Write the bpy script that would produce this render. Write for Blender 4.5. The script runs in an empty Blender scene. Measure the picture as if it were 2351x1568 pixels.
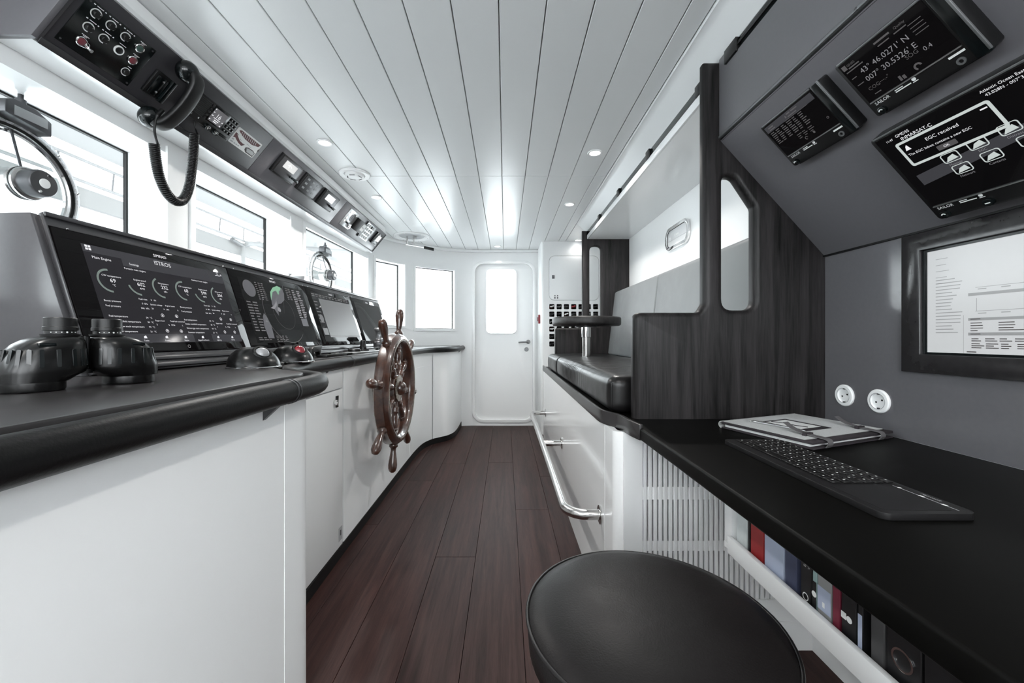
import bpy, bmesh, math, random
from mathutils import Vector, Matrix
from mathutils.geometry import tessellate_polygon
random.seed(7)
S = bpy.context.scene
COL = S.collection
PI = math.pi

# ---------------------------------------------------------------- camera, world, exposure
cam_d = bpy.data.cameras.new('camera')
cam = bpy.data.objects.new('camera', cam_d)
COL.objects.link(cam)
cam.location = (0, 0, 1.08)
cam.rotation_euler = (PI / 2, 0, 0)
cam_d.sensor_width = 36.0
cam_d.lens = 36.0 * 914 / 2351
cam_d.shift_x = 15.5 / 2351
cam_d.shift_y = -9.0 / 2351
cam_d.clip_start = 0.02
S.camera = cam

w = bpy.data.worlds.new('overcast_sky')
S.world = w
w.use_nodes = True
bg = w.node_tree.nodes['Background']
bg.inputs[0].default_value = (0.93, 0.97, 1.0, 1)
bg.inputs[1].default_value = 2.0
S.view_settings.view_transform = 'Standard'
S.view_settings.look = 'None'
S.view_settings.gamma = 1
S.view_settings.use_curve_mapping = False
S.view_settings.exposure = 2.42

# ---------------------------------------------------------------- materials
MATS = {}
def nodes_of(m):
    m.use_nodes = True
    nt = m.node_tree
    return nt, nt.nodes['Principled BSDF']

def mat(name, col, rough=0.5, metal=0.0, spec=0.5, bump=0.0, bscale=60.0, coat=0.0, vary=0.0, vscale=8.0,
        stretch=None, emit=None, estr=0.0, sheen=0.0, rvary=0.0):
    """procedural principled material: noise driven tint, roughness and relief"""
    m = bpy.data.materials.new(name)
    nt, b = nodes_of(m)
    N, L = nt.nodes, nt.links
    c = (*col, 1) if len(col) == 3 else col
    b.inputs['Base Color'].default_value = c
    b.inputs['Roughness'].default_value = rough
    b.inputs['Metallic'].default_value = metal
    b.inputs['Specular IOR Level'].default_value = spec
    if coat:
        b.inputs['Coat Weight'].default_value = coat
        b.inputs['Coat Roughness'].default_value = 0.06
    if sheen:
        b.inputs['Sheen Weight'].default_value = sheen
    if emit is not None:
        b.inputs['Emission Color'].default_value = (*emit, 1)
        b.inputs['Emission Strength'].default_value = estr
    if vary or bump or rvary:
        tc = N.new('ShaderNodeTexCoord')
        mp = N.new('ShaderNodeMapping')
        L.new(tc.outputs['Object'], mp.inputs['Vector'])
        if stretch:
            mp.inputs['Scale'].default_value = stretch
        if vary or rvary:
            nz = N.new('ShaderNodeTexNoise')
            nz.inputs['Scale'].default_value = vscale
            nz.inputs['Detail'].default_value = 5
            L.new(mp.outputs[0], nz.inputs['Vector'])
            if vary:
                mx = N.new('ShaderNodeMix'); mx.data_type = 'RGBA'
                mx.inputs['A'].default_value = tuple(max(0, x * (1 - vary)) for x in c[:3]) + (1,)
                mx.inputs['B'].default_value = tuple(min(1, x * (1 + vary)) for x in c[:3]) + (1,)
                L.new(nz.outputs['Fac'], mx.inputs['Factor'])
                L.new(mx.outputs['Result'], b.inputs['Base Color'])
            if rvary:
                mr = N.new('ShaderNodeMapRange')
                mr.inputs['From Min'].default_value = 0.3; mr.inputs['From Max'].default_value = 0.7
                mr.inputs['To Min'].default_value = max(0.02, rough - rvary); mr.inputs['To Max'].default_value = rough + rvary
                L.new(nz.outputs['Fac'], mr.inputs['Value']); L.new(mr.outputs[0], b.inputs['Roughness'])
        if bump:
            n2 = N.new('ShaderNodeTexNoise')
            n2.inputs['Scale'].default_value = bscale
            n2.inputs['Detail'].default_value = 3
            L.new(mp.outputs[0], n2.inputs['Vector'])
            bp = N.new('ShaderNodeBump')
            bp.inputs['Strength'].default_value = bump
            bp.inputs['Distance'].default_value = 0.002
            L.new(n2.outputs['Fac'], bp.inputs['Height'])
            L.new(bp.outputs[0], b.inputs['Normal'])
    MATS[name] = m
    return m

def wood(name, dark, light, rough, stretch, scale=3.0, coat=0.0, bump=0.15, rnd=0.25, spec=0.5):
    """streaky grain along one axis; tone shifts per object"""
    m = bpy.data.materials.new(name)
    nt, b = nodes_of(m)
    N, L = nt.nodes, nt.links
    tc = N.new('ShaderNodeTexCoord'); oi = N.new('ShaderNodeObjectInfo')
    ad = N.new('ShaderNodeVectorMath'); ad.operation = 'MULTIPLY_ADD'
    cx = N.new('ShaderNodeCombineXYZ')
    for i in range(3):
        L.new(oi.outputs['Random'], cx.inputs[i])
    ad.inputs[1].default_value = (37, 19, 53)
    L.new(cx.outputs[0], ad.inputs[0]); L.new(tc.outputs['Object'], ad.inputs[2])
    mp = N.new('ShaderNodeMapping'); mp.inputs['Scale'].default_value = stretch
    L.new(ad.outputs[0], mp.inputs['Vector'])
    n1 = N.new('ShaderNodeTexNoise'); n1.inputs['Scale'].default_value = scale; n1.inputs['Detail'].default_value = 8; n1.inputs['Distortion'].default_value = 0.6
    L.new(mp.outputs[0], n1.inputs['Vector'])
    n2 = N.new('ShaderNodeTexNoise'); n2.inputs['Scale'].default_value = scale * 7; n2.inputs['Detail'].default_value = 4
    L.new(mp.outputs[0], n2.inputs['Vector'])
    mxf = N.new('ShaderNodeMath'); mxf.operation = 'MULTIPLY_ADD'; mxf.inputs[1].default_value = 0.45
    L.new(n2.outputs['Fac'], mxf.inputs[0]); L.new(n1.outputs['Fac'], mxf.inputs[2])
    cr = N.new('ShaderNodeMapRange'); cr.inputs['From Min'].default_value = 0.5; cr.inputs['From Max'].default_value = 0.95
    L.new(mxf.outputs[0], cr.inputs['Value'])
    mx = N.new('ShaderNodeMix'); mx.data_type = 'RGBA'
    mx.inputs['A'].default_value = (*dark, 1); mx.inputs['B'].default_value = (*light, 1)
    L.new(cr.outputs[0], mx.inputs['Factor'])
    hv = N.new('ShaderNodeHueSaturation')
    vr = N.new('ShaderNodeMapRange'); vr.inputs['To Min'].default_value = 1 - rnd; vr.inputs['To Max'].default_value = 1 + rnd
    L.new(oi.outputs['Random'], vr.inputs['Value']); L.new(vr.outputs[0], hv.inputs['Value'])
    L.new(mx.outputs['Result'], hv.inputs['Color']); L.new(hv.outputs[0], b.inputs['Base Color'])
    b.inputs['Roughness'].default_value = rough
    b.inputs['Specular IOR Level'].default_value = spec
    if coat:
        b.inputs['Coat Weight'].default_value = coat; b.inputs['Coat Roughness'].default_value = 0.05
    bp = N.new('ShaderNodeBump'); bp.inputs['Strength'].default_value = bump; bp.inputs['Distance'].default_value = 0.0015
    L.new(mxf.outputs[0], bp.inputs['Height']); L.new(bp.outputs[0], b.inputs['Normal'])
    MATS[name] = m
    return m

def glass(name, tint=(1, 1, 1), ior=1.45):
    m = bpy.data.materials.new(name); m.use_nodes = True
    nt = m.node_tree; N, L = nt.nodes, nt.links
    N.clear()
    o = N.new('ShaderNodeOutputMaterial'); t = N.new('ShaderNodeBsdfTransparent'); g = N.new('ShaderNodeBsdfGlossy')
    f = N.new('ShaderNodeLayerWeight'); mx = N.new('ShaderNodeMixShader')
    pw = N.new('ShaderNodeMath'); pw.operation = 'POWER'; pw.inputs[1].default_value = 5.0
    sc = N.new('ShaderNodeMath'); sc.operation = 'MULTIPLY_ADD'; sc.inputs[1].default_value = 0.8; sc.inputs[2].default_value = ((ior - 1) / (ior + 1)) ** 2
    t.inputs[0].default_value = (*tint, 1); g.inputs['Roughness'].default_value = 0.01
    L.new(f.outputs['Facing'], pw.inputs[0]); L.new(pw.outputs[0], sc.inputs[0])
    L.new(sc.outputs[0], mx.inputs[0]); L.new(t.outputs[0], mx.inputs[1]); L.new(g.outputs[0], mx.inputs[2]); L.new(mx.outputs[0], o.inputs[0])
    MATS[name] = m
    return m

mat('white_paint', (0.885, 0.895, 0.895), 0.32, spec=0.5, vary=0.012, vscale=2)
mat('white_gloss', (0.895, 0.905, 0.905), 0.14, spec=0.5, vary=0.01, vscale=2)
mat('ceiling_white', (0.79, 0.805, 0.805), 0.26, spec=0.42, vary=0.01, vscale=1.5)
mat('seal_grey', (0.42, 0.43, 0.44), 0.5)
mat('side_grey', (0.070, 0.069, 0.074), 0.22, spec=0.6, vary=0.06, vscale=90)
mat('grey_laminate', (0.125, 0.122, 0.132), 0.28, spec=0.7, vary=0.06, vscale=90, bump=0.02, bscale=300)
mat('satin_grey', (0.125, 0.122, 0.132), 0.13, spec=0.6, vary=0.06, vscale=90, rvary=0.02)
mat('frame_black', (0.022, 0.021, 0.022), 0.17, spec=0.55, vary=0.3, vscale=60, rvary=0.04)
mat('dark_laminate', (0.034, 0.033, 0.037), 0.34, spec=0.4, vary=0.06, vscale=90, bump=0.02, bscale=300)
mat('counter_dark', (0.030, 0.028, 0.029), 0.27, spec=0.38, vary=0.03, vscale=3)
mat('console_grey', (0.035, 0.034, 0.037), 0.24, spec=0.6, vary=0.05, vscale=9)
mat('desk_black', (0.0022, 0.0021, 0.0018), 0.42, spec=0.08, vary=0.1, vscale=60, bump=0.02, bscale=300)
mat('leather_black', (0.007, 0.0065, 0.0068), 0.33, spec=0.42, bump=0.12, bscale=420, rvary=0.05, vscale=20)
mat('stool_leather', (0.0085, 0.0074, 0.0075), 0.42, spec=0.2, bump=0.18, bscale=330, rvary=0.05, vscale=14)
mat('leather_grey', (0.20, 0.21, 0.215), 0.42, spec=0.4, bump=0.10, bscale=420, rvary=0.05, vscale=12)
mat('rail_leather', (0.005, 0.005, 0.0052), 0.40, spec=0.2, bump=0.15, bscale=260)
mat('steel', (0.62, 0.61, 0.60), 0.2, metal=1.0, rvary=0.04, vscale=40)
mat('chrome', (0.80, 0.80, 0.80), 0.07, metal=1.0, bump=0.01)
mat('ring_metal', (0.62, 0.63, 0.64), 0.28, metal=0.5, rvary=0.04, vscale=30)
mat('dark_metal', (0.09, 0.09, 0.095), 0.35, metal=0.8, rvary=0.05, vscale=30)
mat('grey_metal', (0.20, 0.205, 0.21), 0.32, metal=0.6, rvary=0.05, vscale=30)
mat('brushed_alu', (0.55, 0.56, 0.57), 0.3, metal=0.9, bump=0.05, bscale=200, stretch=(1, 40, 1))
mat('black_plastic', (0.006, 0.006, 0.0063), 0.38, spec=0.38, bump=0.06, bscale=350)
mat('bino_black', (0.0035, 0.0035, 0.0036), 0.26, spec=0.42, bump=0.03, bscale=350)
mat('black_gloss', (0.004, 0.006, 0.0065), 0.16, spec=0.5, bump=0.01)
mat('rubber_black', (0.005, 0.005, 0.0052), 0.5, spec=0.3, bump=0.1, bscale=350)
mat('exterior_steel', (0.06, 0.06, 0.062), 0.6, vary=0.1, vscale=9)
mat('screen_glass', (0.0025, 0.0022, 0.0022), 0.03, spec=0.13, bump=0.004, bscale=3, emit=(0.02, 0.019, 0.022), estr=0.0216)
mat('screen_dark', (0.004, 0.004, 0.0045), 0.08, spec=0.13, emit=(0.045, 0.043, 0.05), estr=0.085, bump=0.004)
mat('screen_tab', (0.01, 0.01, 0.011), 0.08, spec=0.13, emit=(0.08, 0.08, 0.09), estr=0.10, bump=0.004)
mat('screen_text', (0.02, 0.02, 0.02), 0.3, emit=(0.85, 0.85, 0.88), estr=0.19, bump=0.004)
mat('screen_dim', (0.02, 0.02, 0.02), 0.3, emit=(0.45, 0.44, 0.47), estr=0.085, bump=0.004)
mat('screen_faint', (0.02, 0.02, 0.02), 0.3, emit=(0.3, 0.28, 0.29), estr=0.045, bump=0.004)
mat('gauge_green', (0.02, 0.03, 0.025), 0.3, emit=(0.36, 0.44, 0.40), estr=0.075, bump=0.004)
mat('radar_green', (0.02, 0.03, 0.02), 0.3, emit=(0.28, 0.62, 0.38), estr=0.12, bump=0.004)
mat('radar_grey', (0.02, 0.02, 0.02), 0.3, emit=(0.22, 0.21, 0.25), estr=0.055, bump=0.004)
mat('chart_grey', (0.02, 0.02, 0.02), 0.3, emit=(0.26, 0.26, 0.26), estr=0.06, bump=0.004)
mat('screen_white', (0.22, 0.22, 0.22), 0.2, emit=(0.62, 0.64, 0.65), estr=0.12, bump=0.004)
mat('screen_grey', (0.15, 0.15, 0.15), 0.2, emit=(0.40, 0.41, 0.42), estr=0.08, bump=0.004)
mat('screen_icon', (0.05, 0.05, 0.05), 0.3, emit=(0.62, 0.68, 0.66), estr=0.16, bump=0.004)
mat('lcd_grey', (0.10, 0.098, 0.105), 0.25, emit=(0.16, 0.155, 0.165), estr=0.08, bump=0.004)
mat('print_white', (0.78, 0.79, 0.78), 0.5, bump=0.01)
mat('print_dark', (0.06, 0.05, 0.05), 0.5, bump=0.01)
mat('print_brown', (0.10, 0.035, 0.038), 0.5, vary=0.5, vscale=60)
mat('red_plastic', (0.23, 0.022, 0.03), 0.35, bump=0.02)
mat('dark_red', (0.17, 0.030, 0.042), 0.4, bump=0.02)
mat('dark_green', (0.045, 0.085, 0.072), 0.4, bump=0.02)
mat('red_ball', (0.25, 0.01, 0.02), 0.1, coat=1.0, vary=0.5, vscale=40)
mat('grey_ball', (0.30, 0.30, 0.31), 0.22, coat=0.6, vary=0.2, vscale=300)
mat('felt_grey', (0.33, 0.335, 0.33), 0.9, spec=0.1, vary=0.25, vscale=260, bump=0.3, bscale=500, sheen=0.3)
mat('strap_leather', (0.10, 0.095, 0.098), 0.6, vary=0.2, vscale=200)
mat('felt_dark', (0.035, 0.030, 0.034), 0.7, spec=0.2, vary=0.2, vscale=260, bump=0.3, bscale=500)
mat('paper', (0.74, 0.75, 0.74), 0.8, bump=0.1, bscale=120, stretch=(1, 1, 60))
mat('brass', (0.33, 0.29, 0.25), 0.25, metal=1.0, rvary=0.08, vscale=30)
mat('lamp_lens', (0.9, 0.9, 0.9), 0.3, emit=(1, 1, 1), estr=1.6, bump=0.004)
mat('keycap', (0.0045, 0.0043, 0.0045), 0.4, spec=0.35, bump=0.02, bscale=300)
mat('keyboard_grey', (0.0085, 0.008, 0.0085), 0.42, spec=0.3, bump=0.02, bscale=300)
def fabric(name, c):
    m = bpy.data.materials.new(name); m.use_nodes = True
    nt = m.node_tree; N, L = nt.nodes, nt.links
    N.clear()
    o = N.new('ShaderNodeOutputMaterial'); d = N.new('ShaderNodeBsdfDiffuse'); t = N.new('ShaderNodeBsdfTranslucent'); mx = N.new('ShaderNodeMixShader')
    nz = N.new('ShaderNodeTexNoise'); nz.inputs['Scale'].default_value = 3
    mr = N.new('ShaderNodeMix'); mr.data_type = 'RGBA'; mr.inputs['A'].default_value = (*[x * 0.96 for x in c], 1); mr.inputs['B'].default_value = (*c, 1)
    L.new(nz.outputs['Fac'], mr.inputs['Factor'])
    for q in (d, t):
        L.new(mr.outputs['Result'], q.inputs[0])
    mx.inputs[0].default_value = 0.6
    L.new(d.outputs[0], mx.inputs[1]); L.new(t.outputs[0], mx.inputs[2]); L.new(mx.outputs[0], o.inputs[0])
    MATS[name] = m
fabric('canopy_white', (0.34, 0.34, 0.34))
fabric('hull_grey', (0.30, 0.298, 0.295))
mat('deck_grey', (0.60, 0.61, 0.62), 0.7, bump=0.05, bscale=10)
mat('clear_plastic', (0.75, 0.76, 0.77), 0.15, spec=0.6, bump=0.02)
wood('floor_wood', (0.019, 0.0068, 0.0058), (0.054, 0.0245, 0.021), 0.44, (16, 0.9, 4), 2.6, bump=0.35, rnd=0.16, spec=0.16)
wood('black_oak', (0.0020, 0.0018, 0.0018), (0.036, 0.0325, 0.0335), 0.42, (11, 11, 0.6), 2.6, bump=0.35, rnd=0.12, spec=0.25)
wood('table_oak', (0.004, 0.0036, 0.0036), (0.026, 0.024, 0.024), 0.42, (12, 1.0, 9), 2.5, bump=0.3, rnd=0.05, spec=0.45)
wood('mahogany', (0.020, 0.0070, 0.0045), (0.085, 0.033, 0.019), 0.3, (5, 5, 5), 3.0, coat=1.0, bump=0.05, rnd=0.12)
glass('window_glass', (0.86, 0.88, 0.88)); glass('clear_acrylic', (0.93, 0.95, 0.95), 1.3)

# ---------------------------------------------------------------- mesh builder
I4 = Matrix.Identity(4)
_TXT = {}
class MB:
    def __init__(s):
        s.bm = bmesh.new()
    def add(s, vs, fs, m=None):
        if m is not None:
            vs = [m @ Vector(v) for v in vs]
        bv = [s.bm.verts.new(v) for v in vs]
        for f in fs:
            try:
                s.bm.faces.new([bv[i] for i in f])
            except ValueError:
                pass
        return s
    def box(s, x0, x1, y0, y1, z0, z1, m=None):
        v = [(x, y, z) for z in (z0, z1) for y in (y0, y1) for x in (x0, x1)]
        return s.add(v, [(0, 2, 3, 1), (4, 5, 7, 6), (0, 1, 5, 4), (2, 6, 7, 3), (0, 4, 6, 2), (1, 3, 7, 5)], m)
    def prism(s, poly, lo, hi, axis='z', m=None):
        """polygon (a,b) extruded along axis; x: (y,z), y: (x,z), z: (x,y)"""
        def P(a, b, c):
            return {'z': (a, b, c), 'y': (a, c, b), 'x': (c, a, b)}[axis]
        n = len(poly)
        v = [P(a, b, lo) for a, b in poly] + [P(a, b, hi) for a, b in poly]
        f = [tuple(range(n))[::-1], tuple(range(n, 2 * n))] + [(i, (i + 1) % n, n + (i + 1) % n, n + i) for i in range(n)]
        s.add(v, f, m)
        return s
    def plate(s, outer, holes, lo, hi, axis='z', m=None):
        def P(a, b, c):
            return {'z': (a, b, c), 'y': (a, c, b), 'x': (c, a, b)}[axis]
        loops = [list(outer)] + [list(h) for h in holes]
        flat = [p for l in loops for p in l]
        tris = tessellate_polygon([[Vector((a, b, 0)) for a, b in l] for l in loops])
        n = len(flat)
        v = [P(a, b, lo) for a, b in flat] + [P(a, b, hi) for a, b in flat]
        f = [tuple(t) for t in tris] + [tuple(i + n for i in t) for t in tris]
        o = 0
        for l in loops:
            k = len(l)
            f += [(o + i, o + (i + 1) % k, n + o + (i + 1) % k, n + o + i) for i in range(k)]
            o += k
        return s.add(v, f, m)
    def lathe(s, prof, seg=24, m=None, a0=0.0, a1=2 * PI, cap=True):
        full = abs(a1 - a0 - 2 * PI) < 1e-6
        k = seg if full else seg + 1
        v, f = [], []
        for r, z in prof:
            for i in range(k):
                a = a0 + (a1 - a0) * i / seg
                v.append((max(r, 1e-5) * math.cos(a), max(r, 1e-5) * math.sin(a), z))
        for j in range(len(prof) - 1):
            for i in range(k if full else k - 1):
                i2 = (i + 1) % k
                f.append((j * k + i, j * k + i2, (j + 1) * k + i2, (j + 1) * k + i))
        if full and cap:
            f.append(tuple(range(k))[::-1]); f.append(tuple(range((len(prof) - 1) * k, len(prof) * k)))
        return s.add(v, f, m)
    def cyl(s, p0, p1, r, seg=16, r1=None):
        p0, p1 = Vector(p0), Vector(p1)
        d = p1 - p0
        q = d.to_track_quat('Z', 'Y').to_matrix().to_4x4()
        return s.lathe([(r, 0), (r if r1 is None else r1, d.length)], seg, Matrix.Translation(p0) @ q)
    def tube(s, path, r, seg=10, closed=False, m=None, cap=True):
        pts = [Vector(p) for p in path]
        n = len(pts)
        rr = r if isinstance(r, (list, tuple)) else [r] * n
        T = []
        for i in range(n):
            a = pts[(i - 1) % n] if (closed or i > 0) else pts[0]
            b = pts[(i + 1) % n] if (closed or i < n - 1) else pts[-1]
            T.append((b - a).normalized())
        up = Vector((0, 0, 1)) if abs(T[0].z) < 0.9 else Vector((1, 0, 0))
        nrm = (up - T[0] * up.dot(T[0])).normalized()
        v, f = [], []
        for i in range(n):
            if i:
                nrm = (nrm - T[i] * nrm.dot(T[i])).normalized()
            bn = T[i].cross(nrm)
            for k in range(seg):
                a = 2 * PI * k / seg
                v.append(pts[i] + (nrm * math.cos(a) + bn * math.sin(a)) * rr[i])
        for i in range(n if closed else n - 1):
            j = (i + 1) % n
            for k in range(seg):
                k2 = (k + 1) % seg
                f.append((i * seg + k, i * seg + k2, j * seg + k2, j * seg + k))
        if cap and not closed:
            f.append(tuple(range(seg))[::-1]); f.append(tuple(range((n - 1) * seg, n * seg)))
        return s.add(v, f, m)
    def ribbon(s, path, z0, z1, t, side=1):
        """vertical strip following a plan path, thickness t to one side"""
        off = offset(path, t * side)
        n = len(path)
        v = []
        for (a, b), (c, d) in zip(path, off):
            v += [(a, b, z0), (a, b, z1), (c, d, z1), (c, d, z0)]
        f = []
        for i in range(n - 1):
            p, q = i * 4, i * 4 + 4
            for k in range(4):
                k2 = (k + 1) % 4
                f.append((p + k, q + k, q + k2, p + k2))
        f += [(0, 1, 2, 3), tuple((n - 1) * 4 + k for k in (3, 2, 1, 0))]
        return s.add(v, f)
    def rect(s, x0, x1, y0, y1, z=0.0, m=None):
        return s.add([(x0, y0, z), (x1, y0, z), (x1, y1, z), (x0, y1, z)], [(0, 1, 2, 3)], m)
    def arc(s, cx, cy, r0, r1, a0, a1, z=0.0, seg=24, m=None):
        v, f = [], []
        for i in range(seg + 1):
            a = a0 + (a1 - a0) * i / seg
            v += [(cx + r0 * math.cos(a), cy + r0 * math.sin(a), z), (cx + r1 * math.cos(a), cy + r1 * math.sin(a), z)]
        for i in range(seg):
            f.append((2 * i, 2 * i + 2, 2 * i + 3, 2 * i + 1))
        return s.add(v, f, m)
    def poly(s, pts, z=0.0, m=None):
        return s.add([(a, b, z) for a, b in pts], [tuple(range(len(pts)))], m)
    def text(s, body, x, y, size, z=0.0, align='L', m=None):
        if body not in _TXT:
            cu = bpy.data.curves.new('t', 'FONT'); cu.body = body; cu.resolution_u = 2; cu.size = 1
            ob = bpy.data.objects.new('t', cu)
            me = bpy.data.meshes.new_from_object(ob)
            _TXT[body] = ([tuple(v.co) for v in me.vertices], [tuple(p.vertices) for p in me.polygons])
            bpy.data.objects.remove(ob); bpy.data.curves.remove(cu); bpy.data.meshes.remove(me)
        vs, fs = _TXT[body]
        if not vs:
            return s
        wd = max(v[0] for v in vs)
        ox = {'L': 0, 'C': -wd / 2, 'R': -wd}[align]
        return s.add([(x + (v[0] + ox) * size, y + v[1] * size, z) for v in vs], fs, m)

def loop_inset(loop, d):
    """move a closed counter-clockwise loop inwards by d"""
    n = len(loop)
    out = []
    for i in range(n):
        p, a, b = Vector(loop[i]), Vector(loop[i - 1]), Vector(loop[(i + 1) % n])
        u, v = (p - a).normalized(), (b - p).normalized()
        n1, n2 = Vector((-u.y, u.x)), Vector((-v.y, v.x))
        m = n1 + n2
        m = m / max(0.35, m.length_squared) * 2
        out.append(tuple(p + m * d))
    return out

def area2(loop):
    return sum(loop[i - 1][0] * loop[i][1] - loop[i][0] * loop[i - 1][1] for i in range(len(loop)))

def round_plate(mb, outer, holes, half, r, k=5, m=None):
    """plate in the XZ plane, thickness 2*half along Y, every edge rounded with radius r"""
    loops = [outer if area2(outer) > 0 else outer[::-1]] + [h if area2(h) < 0 else h[::-1] for h in holes]
    prof = [(r * (1 - math.cos(PI / 2 * j / k)), half - r + r * math.sin(PI / 2 * j / k)) for j in range(k + 1)]
    prof = [(d, -z) for d, z in prof[::-1]] + prof
    verts, faces, caps = [], [], {0: [], len(prof) - 1: []}
    for lp in loops:
        base = len(verts)
        n = len(lp)
        for d, y in prof:
            verts += [(a, y, b) for a, b in loop_inset(lp, d)]
        for j in range(len(prof) - 1):
            for i in range(n):
                i2 = (i + 1) % n
                faces.append((base + j * n + i, base + j * n + i2, base + (j + 1) * n + i2, base + (j + 1) * n + i))
        for c in caps:
            caps[c].append([base + c * n + i for i in range(n)])
    for c, lps in caps.items():
        flat = [i for l in lps for i in l]
        for t in tessellate_polygon([[Vector((verts[i][0], verts[i][2], 0)) for i in l] for l in lps]):
            faces.append(tuple(flat[i] for i in t))
    return mb.add(verts, faces, m)

def offset(path, d):
    out = []
    n = len(path)
    for i in range(n):
        a = Vector(path[max(i - 1, 0)]); b = Vector(path[min(i + 1, n - 1)])
        t = (b - a).normalized()
        out.append((path[i][0] + t.y * d, path[i][1] - t.x * d))   # right-hand side of travel
    return out

def spline(pts, k=8):
    P = [Vector(p) for p in pts]
    out = []
    for i in range(len(P) - 1):
        p0, p1, p2, p3 = P[max(i - 1, 0)], P[i], P[i + 1], P[min(i + 2, len(P) - 1)]
        for j in range(k):
            t = j / k
            out.append(tuple(0.5 * ((2 * p1) + (p2 - p0) * t + (2 * p0 - 5 * p1 + 4 * p2 - p3) * t * t + (3 * p1 - p0 - 3 * p2 + p3) * t ** 3)))
    out.append(tuple(P[-1]))
    return out

def rrect(x0, x1, y0, y1, r, k=6):
    out = []
    for cx, cy, a in ((x1 - r, y1 - r, 0), (x0 + r, y1 - r, PI / 2), (x0 + r, y0 + r, PI), (x1 - r, y0 + r, 1.5 * PI)):
        for i in range(k + 1):
            b = a + PI / 2 * i / k
            out.append((cx + r * math.cos(b), cy + r * math.sin(b)))
    return out

def rpoly(pts, rads, k=6):
    """polygon with rounded corners"""
    n = len(pts)
    out = []
    for i in range(n):
        p, a, b = Vector(pts[i]), Vector(pts[i - 1]), Vector(pts[(i + 1) % n])
        r = rads[i] if isinstance(rads, (list, tuple)) else rads
        if r <= 0:
            out.append(tuple(p)); continue
        u, v2 = (a - p).normalized(), (b - p).normalized()
        ang = u.angle(v2)
        d = min(r / math.tan(ang / 2), (a - p).length * 0.49, (b - p).length * 0.49)
        s0, s1 = p + u * d, p + v2 * d
        for j in range(k + 1):
            t = j / k
            out.append(tuple((1 - t) ** 2 * s0 + 2 * t * (1 - t) * p + t * t * s1))
    return out

MW = {}
def finish(bm, bevel=0.0, seg=2, smooth=40):
    bmesh.ops.remove_doubles(bm, verts=bm.verts, dist=1e-6)
    if bevel:
        bmesh.ops.recalc_face_normals(bm, faces=bm.faces)
        es = [e for e in bm.edges if len(e.link_faces) == 2 and e.calc_face_angle(0) > math.radians(30)]
        bmesh.ops.bevel(bm, geom=es, offset=bevel, segments=seg, profile=0.5, affect='EDGES', clamp_overlap=True)
    bmesh.ops.recalc_face_normals(bm, faces=bm.faces)
    return bm

def obj(name, mb, material, parent=None, bevel=0.0, seg=2, smooth=40, world=False, label=None, kind=None, flat=False):
    bm = mb.bm
    if flat:
        bmesh.ops.remove_doubles(bm, verts=bm.verts, dist=1e-7)
    else:
        finish(bm, bevel, seg)
    if world and parent is not None:
        bm.transform(MW[parent.name].inverted())
    me = bpy.data.meshes.new(name)
    bm.to_mesh(me); bm.free()
    for p in me.polygons:
        p.use_smooth = True
    me.set_sharp_from_angle(angle=math.radians(smooth))
    me.materials.append(MATS[material])
    o = bpy.data.objects.new(name, me)
    COL.objects.link(o)
    if parent is not None:
        o.parent = parent
    if label:
        o['label'] = label
    if kind:
        o['kind'] = kind
    MW[o.name] = (MW[parent.name] if parent is not None else I4).copy()
    return o

def thing(name, label, cat, M=None, group=None, kind=None):
    o = bpy.data.objects.new(name, None)
    o.empty_display_size = 0.05
    COL.objects.link(o)
    if M is None:
        M = I4
    elif not isinstance(M, Matrix):
        M = Matrix.Translation(M)
    o.matrix_world = M
    MW[o.name] = M.copy()
    if kind:
        o['kind'] = kind
    if label:
        o['label'] = label
    if cat:
        o['category'] = cat
    if group:
        o['group'] = group
    return o

def tag(o, label, cat, group=None):
    o['label'] = label; o['category'] = cat
    if group:
        o['group'] = group
    return o

def copypart(o, parent, M):
    c = o.copy(); COL.objects.link(c); c.parent = parent; c.matrix_local = M
    return c

def frame(o, e1, e2, e3):
    m = Matrix.Identity(4)
    for i in range(3):
        m[i][0], m[i][1], m[i][2], m[i][3] = e1[i], e2[i], e3[i], o[i]
    return m
T3 = Matrix.Translation
def RX(a): return Matrix.Rotation(a, 4, 'X')
def RY(a): return Matrix.Rotation(a, 4, 'Y')
def RZ(a): return Matrix.Rotation(a, 4, 'Z')

# ================================================================ THE SETTING
CEIL = 2.15
YF = 4.887          # far bulkhead
YR = -1.55          # rear bulkhead
XR = 1.14           # aft (right-hand) bulkhead
def structure(name, mb, m, **k):
    o = obj(name, mb, m, **k); o['kind'] = 'structure'; return o

# floor: base plate and planks
fl = thing('floor', 'dark brown wooden plank floor of the aisle', None, kind='structure')
obj('subfloor', MB().box(-1.75, 1.3, YR, YF + 0.1, -0.06, -0.012), 'rubber_black', fl)
seams = [-0.93, -0.735, -0.54, -0.343, -0.146, 0.065, 0.27, 0.47, 0.67, 0.87, 1.08]
joints = [[2.3], [1.2, 3.0], [0.4, 3.41], [-0.3, 1.96], [0.9, 3.44], [0.1, 2.5], [1.5, 3.1], [0.7], [0.3], [0.6]]
for i in range(len(seams) - 1):
    ys = [YR] + joints[i] + [YF]
    if i >= 6:
        ys = [YR] + joints[i] + [YF if i == 6 else 1.5]
    for a, b in zip(ys[:-1], ys[1:]):
        obj('plank', MB().box(seams[i] + 0.0009, seams[i + 1] - 0.0009, a + 0.0009, b - 0.0009, -0.012, 0.0), 'floor_wood', fl, bevel=0.0006, seg=1)

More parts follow.
